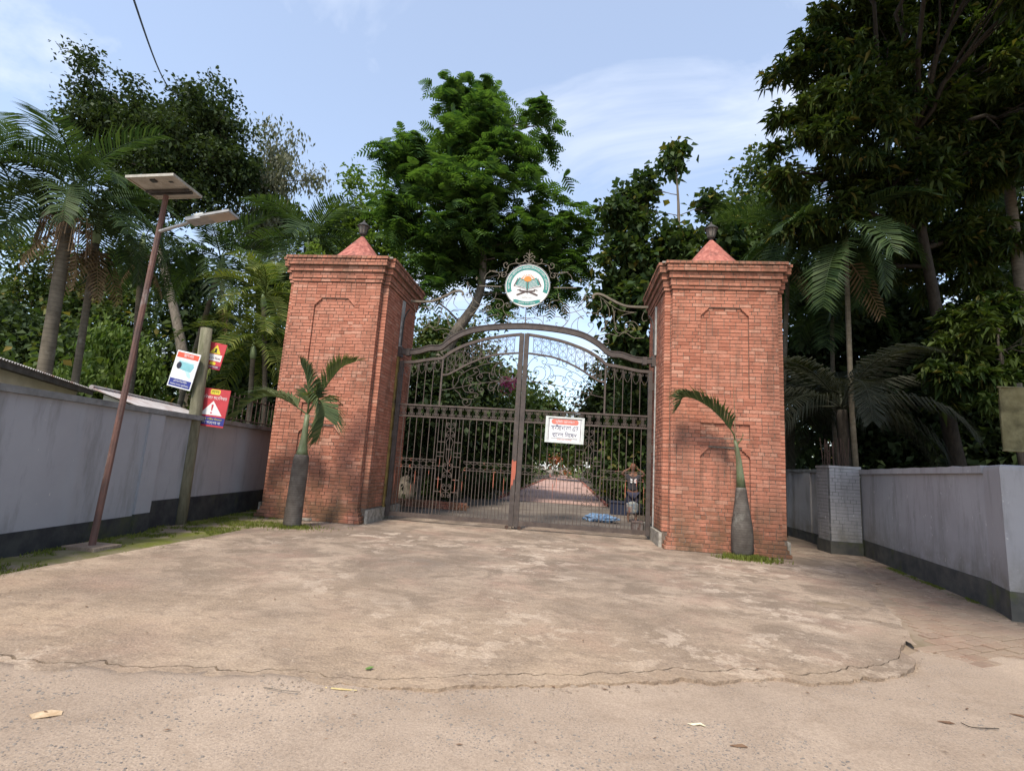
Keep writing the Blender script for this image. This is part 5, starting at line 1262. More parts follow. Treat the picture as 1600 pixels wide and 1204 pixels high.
# ---- trees behind the gate and walls ------------------------------------------------
# feathery flame tree in the middle
y = 8.6
def A(u, v, yy): p = at(u, v, yy); return (p.x, p.y, p.z)
ct = [ell(727,160,y,48,52), ell(645,250,y,50,55), ell(720,235,y,75,60), ell(800,240,y-1,50,48), ell(848,200,y,30,40,None,0.7), ell(640,330,y,46,60), ell(715,330,y-1,80,70), ell(800,330,y,75,70), ell(870,370,y,58,60),
      ell(690,400,y,65,52), ell(770,410,y+1,80,55), ell(850,430,y,62,42), ell(660,455,y-1,36,28,None,0.5), ell(790,460,y,48,36,None,0.7), ell(905,400,y,28,50,None,0.6)]
ct = [(c[0], c[1]*0.82, c[2]*0.82, c[3]*0.86, c[4]) for c in ct]
tree('flame_tree', 'tall feathery flame tree rising behind the gate, left of the round emblem', [A(637,780,8.4), A(655,690,8.4), A(672,610,8.4), A(690,560,8.5), A(715,515,8.6), A(748,462,8.6), A(755,390,8.6), A(745,290,8.6), A(728,180,8.6)], 0.48, 0.05, ct, 'pinnate', 'poin', 1700, 3, 0.80)
# big round leaved tree by the right pillar
y = 7.5
tb = [ell(975,335,y,32,44), ell(1003,300,y,20,22), ell(985,400,y,42,36), ell(1060,385,y,46,36), ell(1108,325,y,20,24), ell(962,470,y,32,36), ell(1010,470,y,38,50), ell(985,540,y,38,32), ell(1080,430,y,50,40), ell(1120,395,y,36,46), ell(1053,244,y,12,22,None,1.6)]
tree('broadleaf_tree', 'dark big leaved tree with a thin topmost sprig, behind the right pillar', [ground_at(1090, y), A(1085,640,y), A(1075,520,y), A(1062,420,y), A(1060,320,y), A(1056,260,y)], 0.20, 0.022, tb, 'broad', 'teak', 1500, 9, 0.33, spread=0.24)
# mango at the right
y = 2.2
mg = [ell(1275,110,y,62,55), ell(1250,180,y-0.6,50,46), ell(1240,270,y,42,48), ell(1330,60,y,70,62), ell(1420,30,y,80,70), ell(1520,20,y,80,70), ell(1340,180,y-1.2,85,75), ell(1440,150,y-0.5,80,70), ell(1545,120,y,85,70), ell(1620,60,y,80,90),
      ell(1300,330,y,65,60), ell(1390,300,y,80,60), ell(1490,260,y+0.5,80,60), ell(1590,240,y,70,60), ell(1450,390,y+1.5,90,55), ell(1560,370,y+1.5,80,60), ell(1340,430,y+2,70,50), ell(1640,170,y-1,70,90), ell(1400,-60,y,110,60), ell(1540,-70,y,110,60), ell(1420,-190,-1.0,110,60), ell(1570,-170,-1.6,110,70), ell(1320,-160,0.2,80,50), ell(1520,-260,-2.6,120,60), ell(1650,-60,-1.0,60,90)]  # forward clumps above the view are added to shade the coconut palm
tree('mango_tree', 'great dark mango tree filling the upper right of the picture', [ground_at(1480, 4.0)+Vector((0.6, 0, 0)), A(1478,640,3.6), A(1465,500,3.2), A(1440,360,2.6), A(1420,220,2.2)], 0.22, 0.08, mg, 'rosette', 'mango', 6000, 16, 0.26, 'bark_d', nbranch=6)
y = 1.4
mg2 = [ell(1510,600,y,52,40), ell(1580,545,y,60,55), ell(1560,500,y+0.5,75,40), ell(1620,600,y,40,60), ell(1480,560,y+0.6,40,40)]
tree('young_mango_tree', 'young mango tree with bright leaf tips just above the right wall', [ground_at(1600, y)+Vector((0.2, 0, 0)), A(1590,690,y), A(1575,610,y), A(1560,540,y)], 0.09, 0.03, mg2, 'rosette', 'mango', 620, 14, 0.28, 'bark_d')
# left group: dark tree
y = 9.0
lt = [ell(165,160,y,45,48), ell(215,190,y,60,50), ell(180,240,y,60,55), ell(260,230,y,60,55), ell(320,180,y,45,48), ell(355,215,y,46,50), ell(330,260,y,60,50), ell(250,300,y,62,45), ell(365,265,y,34,40), ell(190,310,y,45,40), ell(292,155,y,24,22,None,0.7), ell(310,310,y,45,36), ell(215,410,y+1,42,34,None,0.6)]
tree('broadleaf_tree', 'dense dark dome shaped tree behind the solar street lamp', [ground_at(300, y), A(290,600,y), A(280,520,y), A(262,440,y), A(250,380,y), A(262,290,y)], 0.30, 0.10, lt, 'broad', 'broad', 3000, 13, 0.21, spread=0.27)
y = 12
eu = [ell(425,240,y,34,36,None,0.7), ell(400,290,y,40,40,None,0.7), ell(450,285,y,34,26,None,0.5), ell(488,285,y,16,20,None,0.5), ell(395,350,y,40,34,None,0.7), ell(430,330,y,30,26,None,0.5), ell(415,385,y,40,30,None,0.6)]
tree('eucalyptus_tree', 'pale grey green wispy tree with drooping leaves right of the dark dome tree', [ground_at(400, y), A(400,560,y), A(405,440,y), A(412,330,y), A(425,240,y)], 0.16, 0.04, eu, 'hang', 'euca', 1000, 11, 0.24, spread=0.32)
y = 13
lg = [ell(560,310,y,34,34,None,0.8), ell(545,350,y,46,28,None,0.8), ell(600,345,y,36,30,None,0.8), ell(630,390,y,42,26,None,0.8), ell(500,365,y,48,30,None,0.8), ell(440,350,y,46,34,None,0.8), ell(580,395,y,50,26), ell(640,350,y,22,26,None,0.6)]
tree('light_green_tree', 'airy light green tree showing above the left pillar cap', [ground_at(560, y), A(560,560,y), A(572,440,y), A(578,380,y), A(562,310,y)], 0.15, 0.04, lg, 'broad', 'light', 1000, 8, 0.26, spread=0.30)
BG = 'background trees behind the left wall'
def bushy(name, label, u, vbot, y, clumps, leaf, twigs, per, size, kind='broad', bark='bark', group=None, spread=None, cat='tree', r=0.10):
    g = ground_at(u, y); c0 = clumps[0]; t = Vector(c0[0])
    return tree(name, label, [g, g+(t-g)*0.4+Vector((0.1, 0, 0)), g+(t-g)*0.75, t], r, r*0.35, clumps, kind, leaf, twigs, per, size, bark, cat, group, spread)
bushy('background_tree', 'hazy mid green tree at the far left edge behind the house', 30, 600, 15, [ell(30,430,15,70,60), ell(-20,500,15,60,60), ell(80,500,15,60,55), ell(20,560,15,70,40)], 'mid', 1300, 9, 0.30, group=BG, spread=0.4)
bushy('background_tree', 'hazy green tree between the two tall left palm trunks and the lamp post', 160, 600, 16, [ell(165,440,16,50,50), ell(140,500,16,55,50), ell(200,500,16,40,50), ell(235,450,16,30,40)], 'mid', 1000, 9, 0.30, group=BG, spread=0.4)
bushy('bamboo_thicket', 'pale green bamboo like thicket behind the shed roof', 165, 620, 6, [ell(165,565,6,44,38), ell(135,590,6,40,30), ell(200,590,6,36,34), ell(180,535,6,30,24)], 'light', 620, 12, 0.22, 'hang', group=BG, spread=0.26)
bushy('background_tree', 'dark green tree behind the signs on the pole', 310, 600, 11, [ell(310,500,11,46,60), ell(270,560,11,40,50), ell(350,560,11,40,60), ell(300,430,11,40,40)], 'broad', 1200, 9, 0.28, group=BG, spread=0.36)
bushy('background_tree', 'dark tree low behind the left pillar and railing', 420, 640, 9, [ell(400,590,9,50,50), ell(440,520,9,40,60), ell(360,620,9,40,36), ell(430,450,9,36,40)], 'broad', 1200, 9, 0.26, group=BG, spread=0.34)
bushy('background_tree', 'dark broadleaf tree behind the left house roof ridge', 70, 600, 9, [ell(60,545,9,55,40), ell(120,560,9,36,36), ell(10,530,9,46,46)], 'broad', 900, 9, 0.26, group=BG, spread=0.34)
# right group
BR = 'background trees behind the right wall'
bushy('background_tree', 'fine leaved tree rising behind the palms right of the right pillar', 1195, 600, 15, [ell(1195,275,15,34,34,None,0.6), ell(1180,340,15,50,40,None,0.8), ell(1160,390,15,45,36), ell(1215,330,15,36,40)], 'mid', 900, 9, 0.28, group=BR, spread=0.38)
bushy('background_tree', 'dark tree directly behind the areca palms right of the pillar', 1290, 690, 9, [ell(1270,450,9,60,60), ell(1330,520,9,70,60), ell(1250,560,9,50,60), ell(1300,620,9,70,60), ell(1390,480,9,60,60)], 'broad', 2000, 9, 0.27, group=BR, spread=0.34)
bushy('background_tree', 'dark tree behind the middle of the right wall', 1440, 690, 8, [ell(1430,560,8,70,70), ell(1380,640,8,70,60), ell(1480,640,8,70,60), ell(1440,700,8,90,40)], 'broad', 2000, 9, 0.27, group=BR, spread=0.34)
bushy('background_tree', 'dark tree behind the olive board at the right edge', 1570, 690, 6, [ell(1570,470,6,60,60), ell(1540,560,6,70,60), ell(1600,620,6,70,70), ell(1550,690,6,80,40), ell(1640,520,6,60,80)], 'broad', 2000, 9, 0.26, group=BR, spread=0.32)
bushy('background_tree', 'tall dark tree filling the gaps behind the mango at upper right', 1560, 500, 10, [ell(1560,250,10,90,80), ell(1500,170,10,70,70), ell(1620,120,10,80,90), ell(1450,330,10,80,70), ell(1600,380,10,80,70)], 'broad', 2200, 9, 0.30, group=BR, spread=0.40)
# unseen roadside tree at the right; its crown is placed to shade the right wall
rt_ = [((5.2,-8.3,9.8), 1.7, 1.5, 1.0), ((7.2,-7.9,10.2), 1.9, 1.8, 1.2), ((8.6,-9.2,9.6), 2.2, 2.0, 1.3), ((6.4,-9.8,10.4), 2.0, 1.8, 1.1), ((8.2,-6.6,11.0), 1.7, 1.5, 1.0), ((10.2,-8.2,9.8), 2.0, 1.9, 1.3), ((4.9,-10.6,10.0), 1.5, 1.4, 0.9), ((6.8,-11.4,10.2), 2.0, 1.8, 1.1), ((5.9,-5.3,10.5), 1.3, 1.0, 0.7), ((7.3,-5.2,10.6), 1.2, 1.0, 0.7)]
tree('roadside_tree', 'spreading unseen roadside tree right of the road, crown placed to shade the right wall', [(11.4,-9.4,-0.1), (11.2,-9.2,2.5), (10.4,-8.9,5.2), (8.8,-8.6,8.2)], 0.32, 0.14, rt_, 'broad', 'broad', 2300, 10, 0.26, spread=0.34)
# garden inside the gate
GL_, GR_ = 'garden trees left of the path', 'garden trees right of the path'
bushy('garden_tree', 'dark garden tree nearest behind the left gate leaf', 660, 760, 6.0, [ell(655,620,6,30,46), ell(690,660,6,34,50), ell(640,690,6,24,40), ell(700,590,6,30,36)], 'broad', 900, 10, 0.22, group=GL_, spread=0.28)
bushy('garden_tree', 'dense dark shrub tree behind the middle of the left gate leaf', 720, 770, 10, [ell(725,640,10,42,50), ell(760,690,10,44,50), ell(700,700,10,40,46), ell(740,590,10,34,36)], 'broad', 1100, 10, 0.24, group=GL_, spread=0.30)
bushy('garden_tree', 'green tree left of the path behind the gate posts', 785, 740, 20, [ell(790,650,20,40,40), ell(755,610,20,40,40), ell(815,690,20,26,34), ell(780,700,20,34,30)], 'mid', 1000, 9, 0.32, group=GL_, spread=0.42)
bushy('garden_tree', 'tall mid green tree farther left of the path', 700, 700, 24, [ell(690,540,24,46,44), ell(740,560,24,44,44), ell(660,560,24,40,50), ell(790,585,24,22,28)], 'mid', 900, 9, 0.36, group=GL_, spread=0.46)
bushy('garden_tree', 'pale distant tree closing the end of the path', 845, 720, 62, [ell(840,650,62,34,30), ell(870,665,62,30,26), ell(820,640,62,20,30), ell(885,690,62,26,24), ell(850,700,62,40,20)], 'mid', 800, 9, 0.7, group='distant garden trees', spread=0.9)
bushy('garden_tree', 'distant tree right of the path end', 930, 715, 55, [ell(925,680,55,30,34), ell(905,700,55,24,24), ell(945,650,55,24,30)], 'mid', 600, 9, 0.65, group='distant garden trees', spread=0.8)
bushy('garden_tree', 'green tree right of the path seen through the right gate leaf', 965, 760, 16, [ell(960,620,16,44,40), ell(985,660,16,36,46), ell(935,660,16,24,32), ell(960,700,16,40,32), ell(980,580,16,34,30)], 'broad', 1300, 9, 0.28, group=GR_, spread=0.36)
bushy('garden_tree', 'leafy tree right of the path beside the right pillar', 1010, 770, 10, [ell(1010,640,10,30,50), ell(985,690,10,30,36), ell(1020,580,10,30,40)], 'mid', 800, 9, 0.25, group=GR_, spread=0.32)
for k, (u, yy, ru, v, lb) in enumerate(((946, 17, 22, 745, 'low hedge bush right of the path, the farthest of three'), (962, 12, 24, 752, 'low hedge bush right of the path, the middle of three'), (985, 9, 26, 757, 'low hedge bush right of the path, nearest the person'))):
    bushy('hedge_bush', lb, u, 790, yy, [ell(u, v, yy, ru, 18), ell(u+8, v+12, yy, ru*0.8, 14)], 'mid', 330, 10, 0.13, 'fine', group='hedge bushes', spread=0.16, cat='bush', r=0.04)
for k, (u, yy, ru, v, lb) in enumerate(((822, 26, 14, 728, 'clipped bush left of the path, far along it'), (805, 15, 18, 742, 'clipped bush left of the path behind the centre post'), (760, 12, 26, 752, 'clipped bush left of the path behind the left leaf'))):
    bushy('path_bush', lb, u, 790, yy, [ell(u, v, yy, ru, 16), ell(u-8, v+8, yy, ru*0.8, 12)], 'mid', 300, 10, 0.15, 'fine', group='path bushes', spread=0.18, cat='bush', r=0.04)
bushy('bougainvillea', 'bougainvillea with magenta pink flowers left of the centre post', 795, 700, 14, [ell(797,601,14,10,5), ell(788,604,14,6,4)], 'pink', 60, 10, 0.12, 'broad', spread=0.14, cat='shrub', r=0.03)
bushy('flowering_shrub', 'red flowering shrub beside the path end', 868, 735, 30, [ell(868,718,30,5,4), ell(885,735,30,4,3)], 'redfl', 22, 9, 0.16, 'broad', spread=0.2, cat='shrub', r=0.03)
# plant rooted on the left pillar top
p = at(492, 396, 0.4); tree('self_sown_plant', 'bright green seedling growing on top of the left pillar', [(p.x, 0.4, PTOP), (p.x, 0.4, PTOP+0.12), (p.x+0.02, 0.4, PTOP+0.25)], 0.015, 0.008, [((p.x-0.05, 0.4, PTOP+0.25), 0.22, 0.16, 0.14), ((p.x+0.15, 0.4, PTOP+0.2), 0.14, 0.12, 0.12), ((p.x-0.02, 0.4, PTOP+0.40), 0.12, 0.1, 0.10)], 'broad', 'light', 60, 6, 0.13, cat='plant', spread=0.06)

# ---- masses of leaves that nobody could count
def thicket(name, label, boxes, n, size, leaf):
    w = np.array([(b[1]-b[0])*(b[3]-b[2])**0.5*(b[5]-b[4]) for b in boxes]); w = w/w.sum(); P = []
    for b, q in zip(boxes, w):
        m = int(n*q); c = int(max(8, m/26)); cx = np.stack([rg.uniform(b[0], b[1], c), rg.uniform(b[2], b[3], c), b[4]+(b[5]-b[4])*rg.uniform(0, 1, c)**1.2*(0.75+0.25*np.sin(np.arange(c)))], 1)
        P.append(np.repeat(cx, 26, 0)+rg.normal(0, 1, (c*26, 3))*np.array([size*2.0, size*2.0, size*1.6]))
    P = np.concatenate(P); P[:, 2] = np.maximum(P[:, 2], 0.02); m = len(P)
    V, F = leaf_arrays(P, unit(rg.normal(0, 1, (m, 3))+np.array([0, -0.3, 0.1])), size*rg.uniform(0.7, 1.3, m), size*rg.uniform(0.25, 0.4, m))
    tag(link(name, np_mesh(name, V, F, M[leaf])), label, None, None, 'stuff')
thicket('distant_woodland', 'far off band of woodland closing the view behind everything', [(-130,-4,78,90,0,15), (4,130,78,90,0,15), (-4,5,118,124,0,11), (-130,-70,20,80,0,15), (70,130,20,80,0,15)], 46000, 1.5, 'mid')
thicket('undergrowth', 'dark tangled undergrowth behind the right wall', [(9.2,24,8,13,0,5.5), (9.6,14,4.5,8,0,2.6), (14,26,2,8,0,6)], 26000, 0.34, 'broad')
thicket('undergrowth', 'dark tangled undergrowth behind the left wall and shed', [(-26,-8.5,9,14,0,5), (-12,-8,4.5,8,0,2.8), (-36,-16,4,12,0,6), (-8,-4,12,18,0,3.5)], 26000, 0.36, 'mid')
thicket('undergrowth', 'garden undergrowth on both sides of the path', [(-9,-2.6,20,40,0,3.2), (3.9,12,17,40,0,3.2), (-6.8,-3.4,9,14,0,1.8), (4.4,7.2,6.5,12,0,1.6)], 26000, 0.30, 'mid')

# ---- palms
def trunk_to(u0, y0, u1, v1): b_ = ground_at(u0, y0); t = at(u1, v1, y0); return b_, t
PG = 'areca palms behind the left wall'
b_, t = trunk_to(60, -0.5, 106, 350); palm('areca_palm', 'thick trunked areca palm with a brown husk collar at the far left', b_, t, 0.18, 0.13, 'areca', 13, 1.3, -0.5, 1.42, 1.1, 3, PG, 0.4, True)
b_, t = trunk_to(108, 0.6, 150, 380); palm('areca_palm', 'thin trunked areca palm with hanging dead fronds beside the thick one', b_, t, 0.10, 0.08, 'areca', 11, 1.25, -0.4, 1.3, 0.9, 7, PG, 1.4)
b_, t = trunk_to(-45, -1.0, -12, 300); palm('areca_palm', 'areca palm cut off by the left picture edge', b_, t, 0.13, 0.10, 'areca', 13, 1.4, -0.6, 1.3, 0.9, 0, PG, 2.2)
b_, t = trunk_to(200, 3.0, 222, 400); palm('areca_palm', 'slim dark areca palm just left of the lamp post', b_, t, 0.10, 0.08, 'areca', 10, 1.1, -0.8, 1.0, 0.8, 2, PG, 0.9)
b_, t = trunk_to(258, 5.0, 340, 430); palm('areca_palm', 'areca palm with dark plumes right of the lamp head', b_, t, 0.10, 0.08, 'areca', 13, 1.45, -0.7, 1.3, 0.8, 1, PG, 0.2)
b_, t = trunk_to(480, 7.0, 482, 400); palm('areca_palm', 'areca palm whose dark plume shows above the left pillar', b_, t, 0.10, 0.08, 'areca', 14, 1.6, -0.6, 1.3, 0.8, 0, PG, 1.0)
b_, t = trunk_to(392, 3.2, 395, 560); palm('clumping_palm', 'yellow green clumping palm arching over the wall beside the left pillar', b_, t, 0.09, 0.07, 'areca_y', 15, 1.25, -0.5, 1.3, 0.5, 0, None, 0.6)
b_, t = trunk_to(418, 3.6, 412, 480); palm('clumping_palm', 'taller clumping palm with upright green plumes against the left pillar', b_, t, 0.09, 0.07, 'areca_y', 13, 1.15, -0.3, 1.35, 0.5, 0, None, 2.0)
PR = 'areca palms behind the right wall'
b_, t = trunk_to(1338, 2.6, 1322, 400); palm('areca_palm', 'slender areca palm with a straight trunk right of the right pillar', b_, t, 0.075, 0.06, 'areca', 14, 1.25, -1.0, 1.1, 0.8, 1, PR, 0.3)
b_, t = trunk_to(1312, 6.5, 1300, 480); palm('areca_palm', 'second slimmer areca palm half hidden behind the slender one', b_, t, 0.08, 0.06, 'areca', 10, 1.3, -0.7, 1.1, 0.7, 0, PR, 1.7)
b_, t = trunk_to(1222, 4.4, 1232, 400); palm('areca_palm', 'areca palm drooping beside the right pillar cornice', b_, t, 0.08, 0.06, 'areca', 14, 1.35, -1.0, 1.1, 0.7, 2, PR, 2.5)
b_, t = trunk_to(1618, 3.2, 1568, 215); palm('areca_palm', 'areca palm with pale ringed trunk under the mango at far right', b_, t, 0.15, 0.12, 'areca', 12, 1.4, -0.7, 1.1, 0.5, 0, PR, 0.8)
b_, t = trunk_to(1318, 3.0, 1315, 640); palm('coconut_palm', 'young coconut palm with long drooping grey green fronds over the brick pier', b_, t, 0.15, 0.13, 'coco', 15, 1.12, 0.1, 1.35, 0.0, 0, None, 0.25, tm='bark_d')
b_, t = trunk_to(1240, 6.0, 1235, 640); palm('coconut_palm', 'low coconut palm in the shade behind the right pillar', b_, t, 0.15, 0.13, 'coco', 9, 0.9, 0.1, 1.2, 0.0, 0, None, 1.1, tm='bark_d')

# ---- the two bottle palms in front of the pillars
def bottle_palm(label, base, prof, shaft, lean, fronds, spear):
    root = empty('bottle_palm', base, label, 'palm tree', 'bottle palms before the pillars'); B = Vector(base)
    def ax(z): return B+Vector((lean*z, 0, z))
    mb = MB(); mb.tube([ax(z) for r, z in prof], [r for r, z in prof], 16); mb.build('trunk', M['btrunk'], root, smooth=True)
    mb = MB(); mb.tube([ax(z)+Vector((dx, 0, 0)) for r, z, dx in shaft], [r for r, z, dx in shaft], 12); mb.build('crownshaft', M['shaft_b'], root, smooth=True)
    r_, z_, dx_ = shaft[-1]; hub = ax(z_)+Vector((dx_, 0, 0))
    if spear: mb = MB(); mb.tube([hub-Vector((0, 0, 0.05))]+[hub+Vector(q) for q in spear], [0.014, 0.010, 0.004][:len(spear)+1], 5); mb.build('spear_leaf', M['husk'], root)
    for i, (P, nl, ll, dr, sp) in enumerate(fronds):
        if nl > 5: ll *= 1.32; nl = int(nl*1.75); dr *= 1.5
        path = spline([hub+Vector(q) for q in P], 6); mb = MB(); n = len(path)
        mb.tube(path, [0.017*(1-0.8*k/(n-1)) for k in range(n)], 5); rq = random.Random(i+3)
        for k in range(nl):
            t = 0.20+0.80*(k+0.5)/nl; f = t*(n-1); a = min(int(f), n-2); q = path[a]+(path[a+1]-path[a])*(f-a); tg = (path[a+1]-path[a]).normalized()
            env = 0.45+0.55*math.sin(math.pi*min(1, 0.2+0.75*(t-0.2)/0.8))
            sdv = tg.cross(Vector((0, 0, 1))); sdv = sdv.normalized() if sdv.length > 0.2 else Vector((0, 1, 0)); upv = sdv.cross(tg)
            for s in (-1, 1):
                l = ll*env*rq.uniform(0.9, 1.08); d = (sdv*s*sp+tg*(0.55+0.5*t)+upv*(0.45+rq.uniform(-.1, .1))).normalized()
                e1 = q+d*l*0.5; e2 = e1+(d+Vector((0, 0, -dr*rq.uniform(0.7, 1.3)))).normalized()*l*0.5; w = tg*0.023
                mb.add([q-w*0.5, q+w*0.5, e1+w, e1-w, e2], [(0, 1, 2, 3), (3, 2, 4)])
        mb.build('frond', M['palm_b'], root)
    return root
bottle_palm('bottle palm with four arching fronds in front of the left pillar', (-4.27, -1.17, -0.03),
    [(0.185, 0), (0.178, 0.10), (0.17, 0.4), (0.168, 0.8), (0.162, 1.15), (0.155, 1.38), (0.145, 1.45), (0.128, 1.48)], [(0.13, 1.465, 0), (0.105, 1.56, 0), (0.075, 1.76, 0.0), (0.058, 2.05, 0.0), (0.05, 2.32, 0.0)], 0.015,
    [([(0,0,0), (-0.19,0.0,0.11), (-0.44,0.02,0.24), (-0.75,0.05,0.34), (-1.05,0.05,0.33), (-1.38,0.05,0.18), (-1.62,0.05,-0.10)], 36, 0.46, 0.35, 0.6),
     ([(0,0,0), (0.10,0.05,0.25), (0.20,0.10,0.49), (0.38,0.14,0.82), (0.56,0.16,1.07), (0.84,0.16,1.20)], 30, 0.40, 0.25, 0.75),
     ([(0,0,0), (0.18,-0.14,0.22), (0.38,-0.26,0.27), (0.53,-0.34,0.08), (0.56,-0.38,-0.18), (0.50,-0.40,-0.52)], 42, 0.50, 0.55, 1.0),
     ([(0,0,0), (0.03,-0.10,0.38), (-0.05,-0.16,0.78), (-0.18,-0.2,1.05)], 28, 0.40, 0.3, 0.8)], [(0.03, 0, 0.5), (0.07, 0, 1.15)])
bottle_palm('bottle palm with a single curved frond in front of the right pillar', (4.74, -0.42, -0.03),
    [(0.19, 0), (0.205, 0.15), (0.21, 0.40), (0.20, 0.62), (0.165, 0.85), (0.13, 1.1), (0.105, 1.32), (0.095, 1.38)], [(0.092, 1.37, 0), (0.075, 1.6, -0.01), (0.055, 1.9, -0.03), (0.04, 2.15, -0.06), (0.03, 2.32, -0.10)], -0.015,
    [([(0,0,0), (-0.06,-0.05,0.16), (-0.30,-0.10,0.44), (-0.57,-0.15,0.66), (-0.88,-0.20,0.80), (-1.08,-0.22,0.80), (-1.14,-0.22,0.66)], 44, 0.40, 0.4, 0.5),
     ([(0,0,-0.20), (0.07,0,-0.05), (0.13,0,0.02), (0.16,0,0.14)], 3, 0.06, 0.1, 0.3)], [(0.0, 0, 0.6), (-0.03, 0, 1.25)])
sp = []
for k in range(2600):
    a = rnd.uniform(0, 6.283); q = abs(rnd.gauss(0, 1))
    sp.append((4.80+math.cos(a)*0.34*q*0.8, -0.58+math.sin(a)*0.15*q, -0.005, 1.5))
for k in range(2200):
    a = rnd.uniform(0, 6.283); q = abs(rnd.gauss(0, 1)); sp.append((-4.3+math.cos(a)*0.40*q, -1.25+math.sin(a)*0.22*q, -0.005, 1.0))
blades(sp, 0.02, 0.075, M['grass'], 'palm_foot_grass', 'short green grass tufts round the feet of the bottle palms')
# ================================================================== PERSON AND SMALL THINGS BEHIND THE GATE
def skin(name, nodes, edges, mat, parent, sub=2):
    """nodes: list of (x,y,z,rx,ry) in the parent's space"""
    me = bpy.data.meshes.new(name); me.from_pydata([n[:3] for n in nodes], edges, []); me.update()
    o = link(name, me, parent); md = o.modifiers.new('skin', 'SKIN'); md.use_smooth_shade = True
    if not me.skin_vertices: bpy.context.view_layer.update()
    sv = me.skin_vertices[0].data
    for i, n in enumerate(nodes): sv[i].radius = (n[3], n[4] if len(n) > 4 else n[3]); sv[i].use_root = (i == 0)
    s2 = o.modifiers.new('sub', 'SUBSURF'); s2.levels = sub; s2.render_levels = sub
    dg = bpy.context.evaluated_depsgraph_get(); dg.update(); ev = o.evaluated_get(dg); m2 = bpy.data.meshes.new_from_object(ev)
    o.modifiers.clear(); o.data = m2; m2.materials.clear(); m2.materials.append(mat); m2.polygons.foreach_set('use_smooth', [True]*len(m2.polygons)); return o
M['skin'] = mot('brown_skin', (0.16,0.075,0.045), (0.21,0.10,0.062), 6, 0.55, 0)
M['shirt'] = mot('charcoal_shirt', (0.028,0.027,0.032), (0.05,0.047,0.055), 6, 0.9, 0.2)
M['shorts'] = mot('navy_cloth', (0.025,0.025,0.045), (0.045,0.045,0.075), 6, 0.9, 0.2)
M['lungi'] = mot('patterned_cloth', (0.07,0.12,0.20), (0.34,0.33,0.27), 16, 0.9, 0.2, c3=(0.24,0.10,0.07))
M['hair'] = mot('henna_brown_hair', (0.09,0.028,0.014), (0.19,0.065,0.028), 14, 0.75, 0.2)
ps = empty('person', (3.30, 5.43, 0.0), 'person in dark printed T-shirt standing behind the gate with both hands at the head', 'person')
N_ = [(0,0,0.98,0.15,0.11), (0,0,1.15,0.14,0.10), (0,0,1.34,0.17,0.105), (0,0,1.49,0.085,0.075), (0,-0.01,1.555,0.055,0.055), (0,-0.02,1.63,0.082,0.092), (0,-0.025,1.74,0.088,0.10), (0,-0.02,1.81,0.045,0.05)]
E_ = [(0,1),(1,2),(2,3),(3,4),(4,5),(5,6),(6,7)]
for s in (-1, 1):
    b0 = len(N_)
    N_ += [(s*0.19,0,1.44,0.058), (s*0.29,-0.02,1.43,0.050), (s*0.345,-0.06,1.46,0.044), (s*0.28,-0.10,1.555,0.038), (s*0.19,-0.125,1.60,0.031), (s*0.15,-0.13,1.63,0.034,0.022), (s*0.115,-0.13,1.66,0.028,0.018)]
    E_ += [(2, b0)]+[(b0+k, b0+k+1) for k in range(6)]
    # four fingers and a thumb laid on the head
    for k, (fx, fy, fz) in enumerate(((0.06,-0.135,1.80), (0.055,-0.125,1.815), (0.055,-0.105,1.82), (0.065,-0.09,1.815))):
        i = len(N_); N_ += [(s*(0.11-0.002*k), -0.145+0.014*k, 1.675, 0.0095), (s*(fx+0.04), fy-0.012, fz-0.10, 0.0085), (s*(fx+0.03), fy-0.01, fz-0.075, 0.007)]; E_ += [(b0+6, i), (i, i+1), (i+1, i+2)]
    i = len(N_); N_ += [(s*0.125,-0.155,1.64,0.011), (s*0.10,-0.165,1.655,0.009)]; E_ += [(b0+5, i), (i, i+1)]
    b1_ = len(N_)
    N_ += [(s*0.095,0,0.90,0.092,0.10), (s*0.105,-0.01,0.68,0.076), (s*0.11,-0.015,0.50,0.058), (s*0.112,0.01,0.34,0.056), (s*0.115,0.01,0.12,0.036), (s*0.115,-0.01,0.05,0.040,0.036), (s*0.12,-0.10,0.03,0.040,0.024), (s*0.122,-0.16,0.022,0.030,0.018)]
    E_ += [(0, b1_)]+[(b1_+k, b1_+k+1) for k in range(7)]
skin('body', N_, E_, M['skin'], ps)
skin('shirt', [(0,0,0.93,0.185,0.145), (0,0,1.05,0.178,0.14), (0,0,1.18,0.172,0.135), (0,0,1.34,0.20,0.135), (0,0,1.455,0.12,0.10), (-0.18,0,1.43,0.088), (-0.28,-0.01,1.45,0.078), (0.18,0,1.43,0.088), (0.28,-0.01,1.45,0.078)], [(0,1),(1,2),(2,3),(3,4),(3,5),(5,6),(3,7),(7,8)], M['shirt'], ps)
skin('shorts', [(0,0,0.92,0.17,0.14), (-0.095,0,0.84,0.12), (-0.105,-0.01,0.66,0.105), (-0.11,-0.01,0.56,0.10), (0.095,0,0.84,0.12), (0.105,-0.01,0.66,0.105), (0.11,-0.01,0.56,0.10)], [(0,1),(1,2),(2,3),(0,4),(4,5),(5,6)], M['shorts'], ps)
skin('printed_wrap', [(0,0,0.66,0.21,0.16), (0,0,0.50,0.215,0.165), (0.01,0,0.34,0.205,0.16), (0.02,0,0.22,0.19,0.15)], [(0,1),(1,2),(2,3)], M['lungi'], ps)
skin('hair', [(0,0.015,1.66,0.080,0.085), (0,0.0,1.755,0.098,0.105), (0,-0.005,1.825,0.062,0.07)], [(0,1),(1,2)], M['hair'], ps)
mb = MB()
for s in (-1, 1):
    mb.tube([(s*0.03,-0.122,1.715), (s*0.03,-0.128,1.715)], 0.010, 8)
mb.build('eyes', M['black'], ps, local=True)
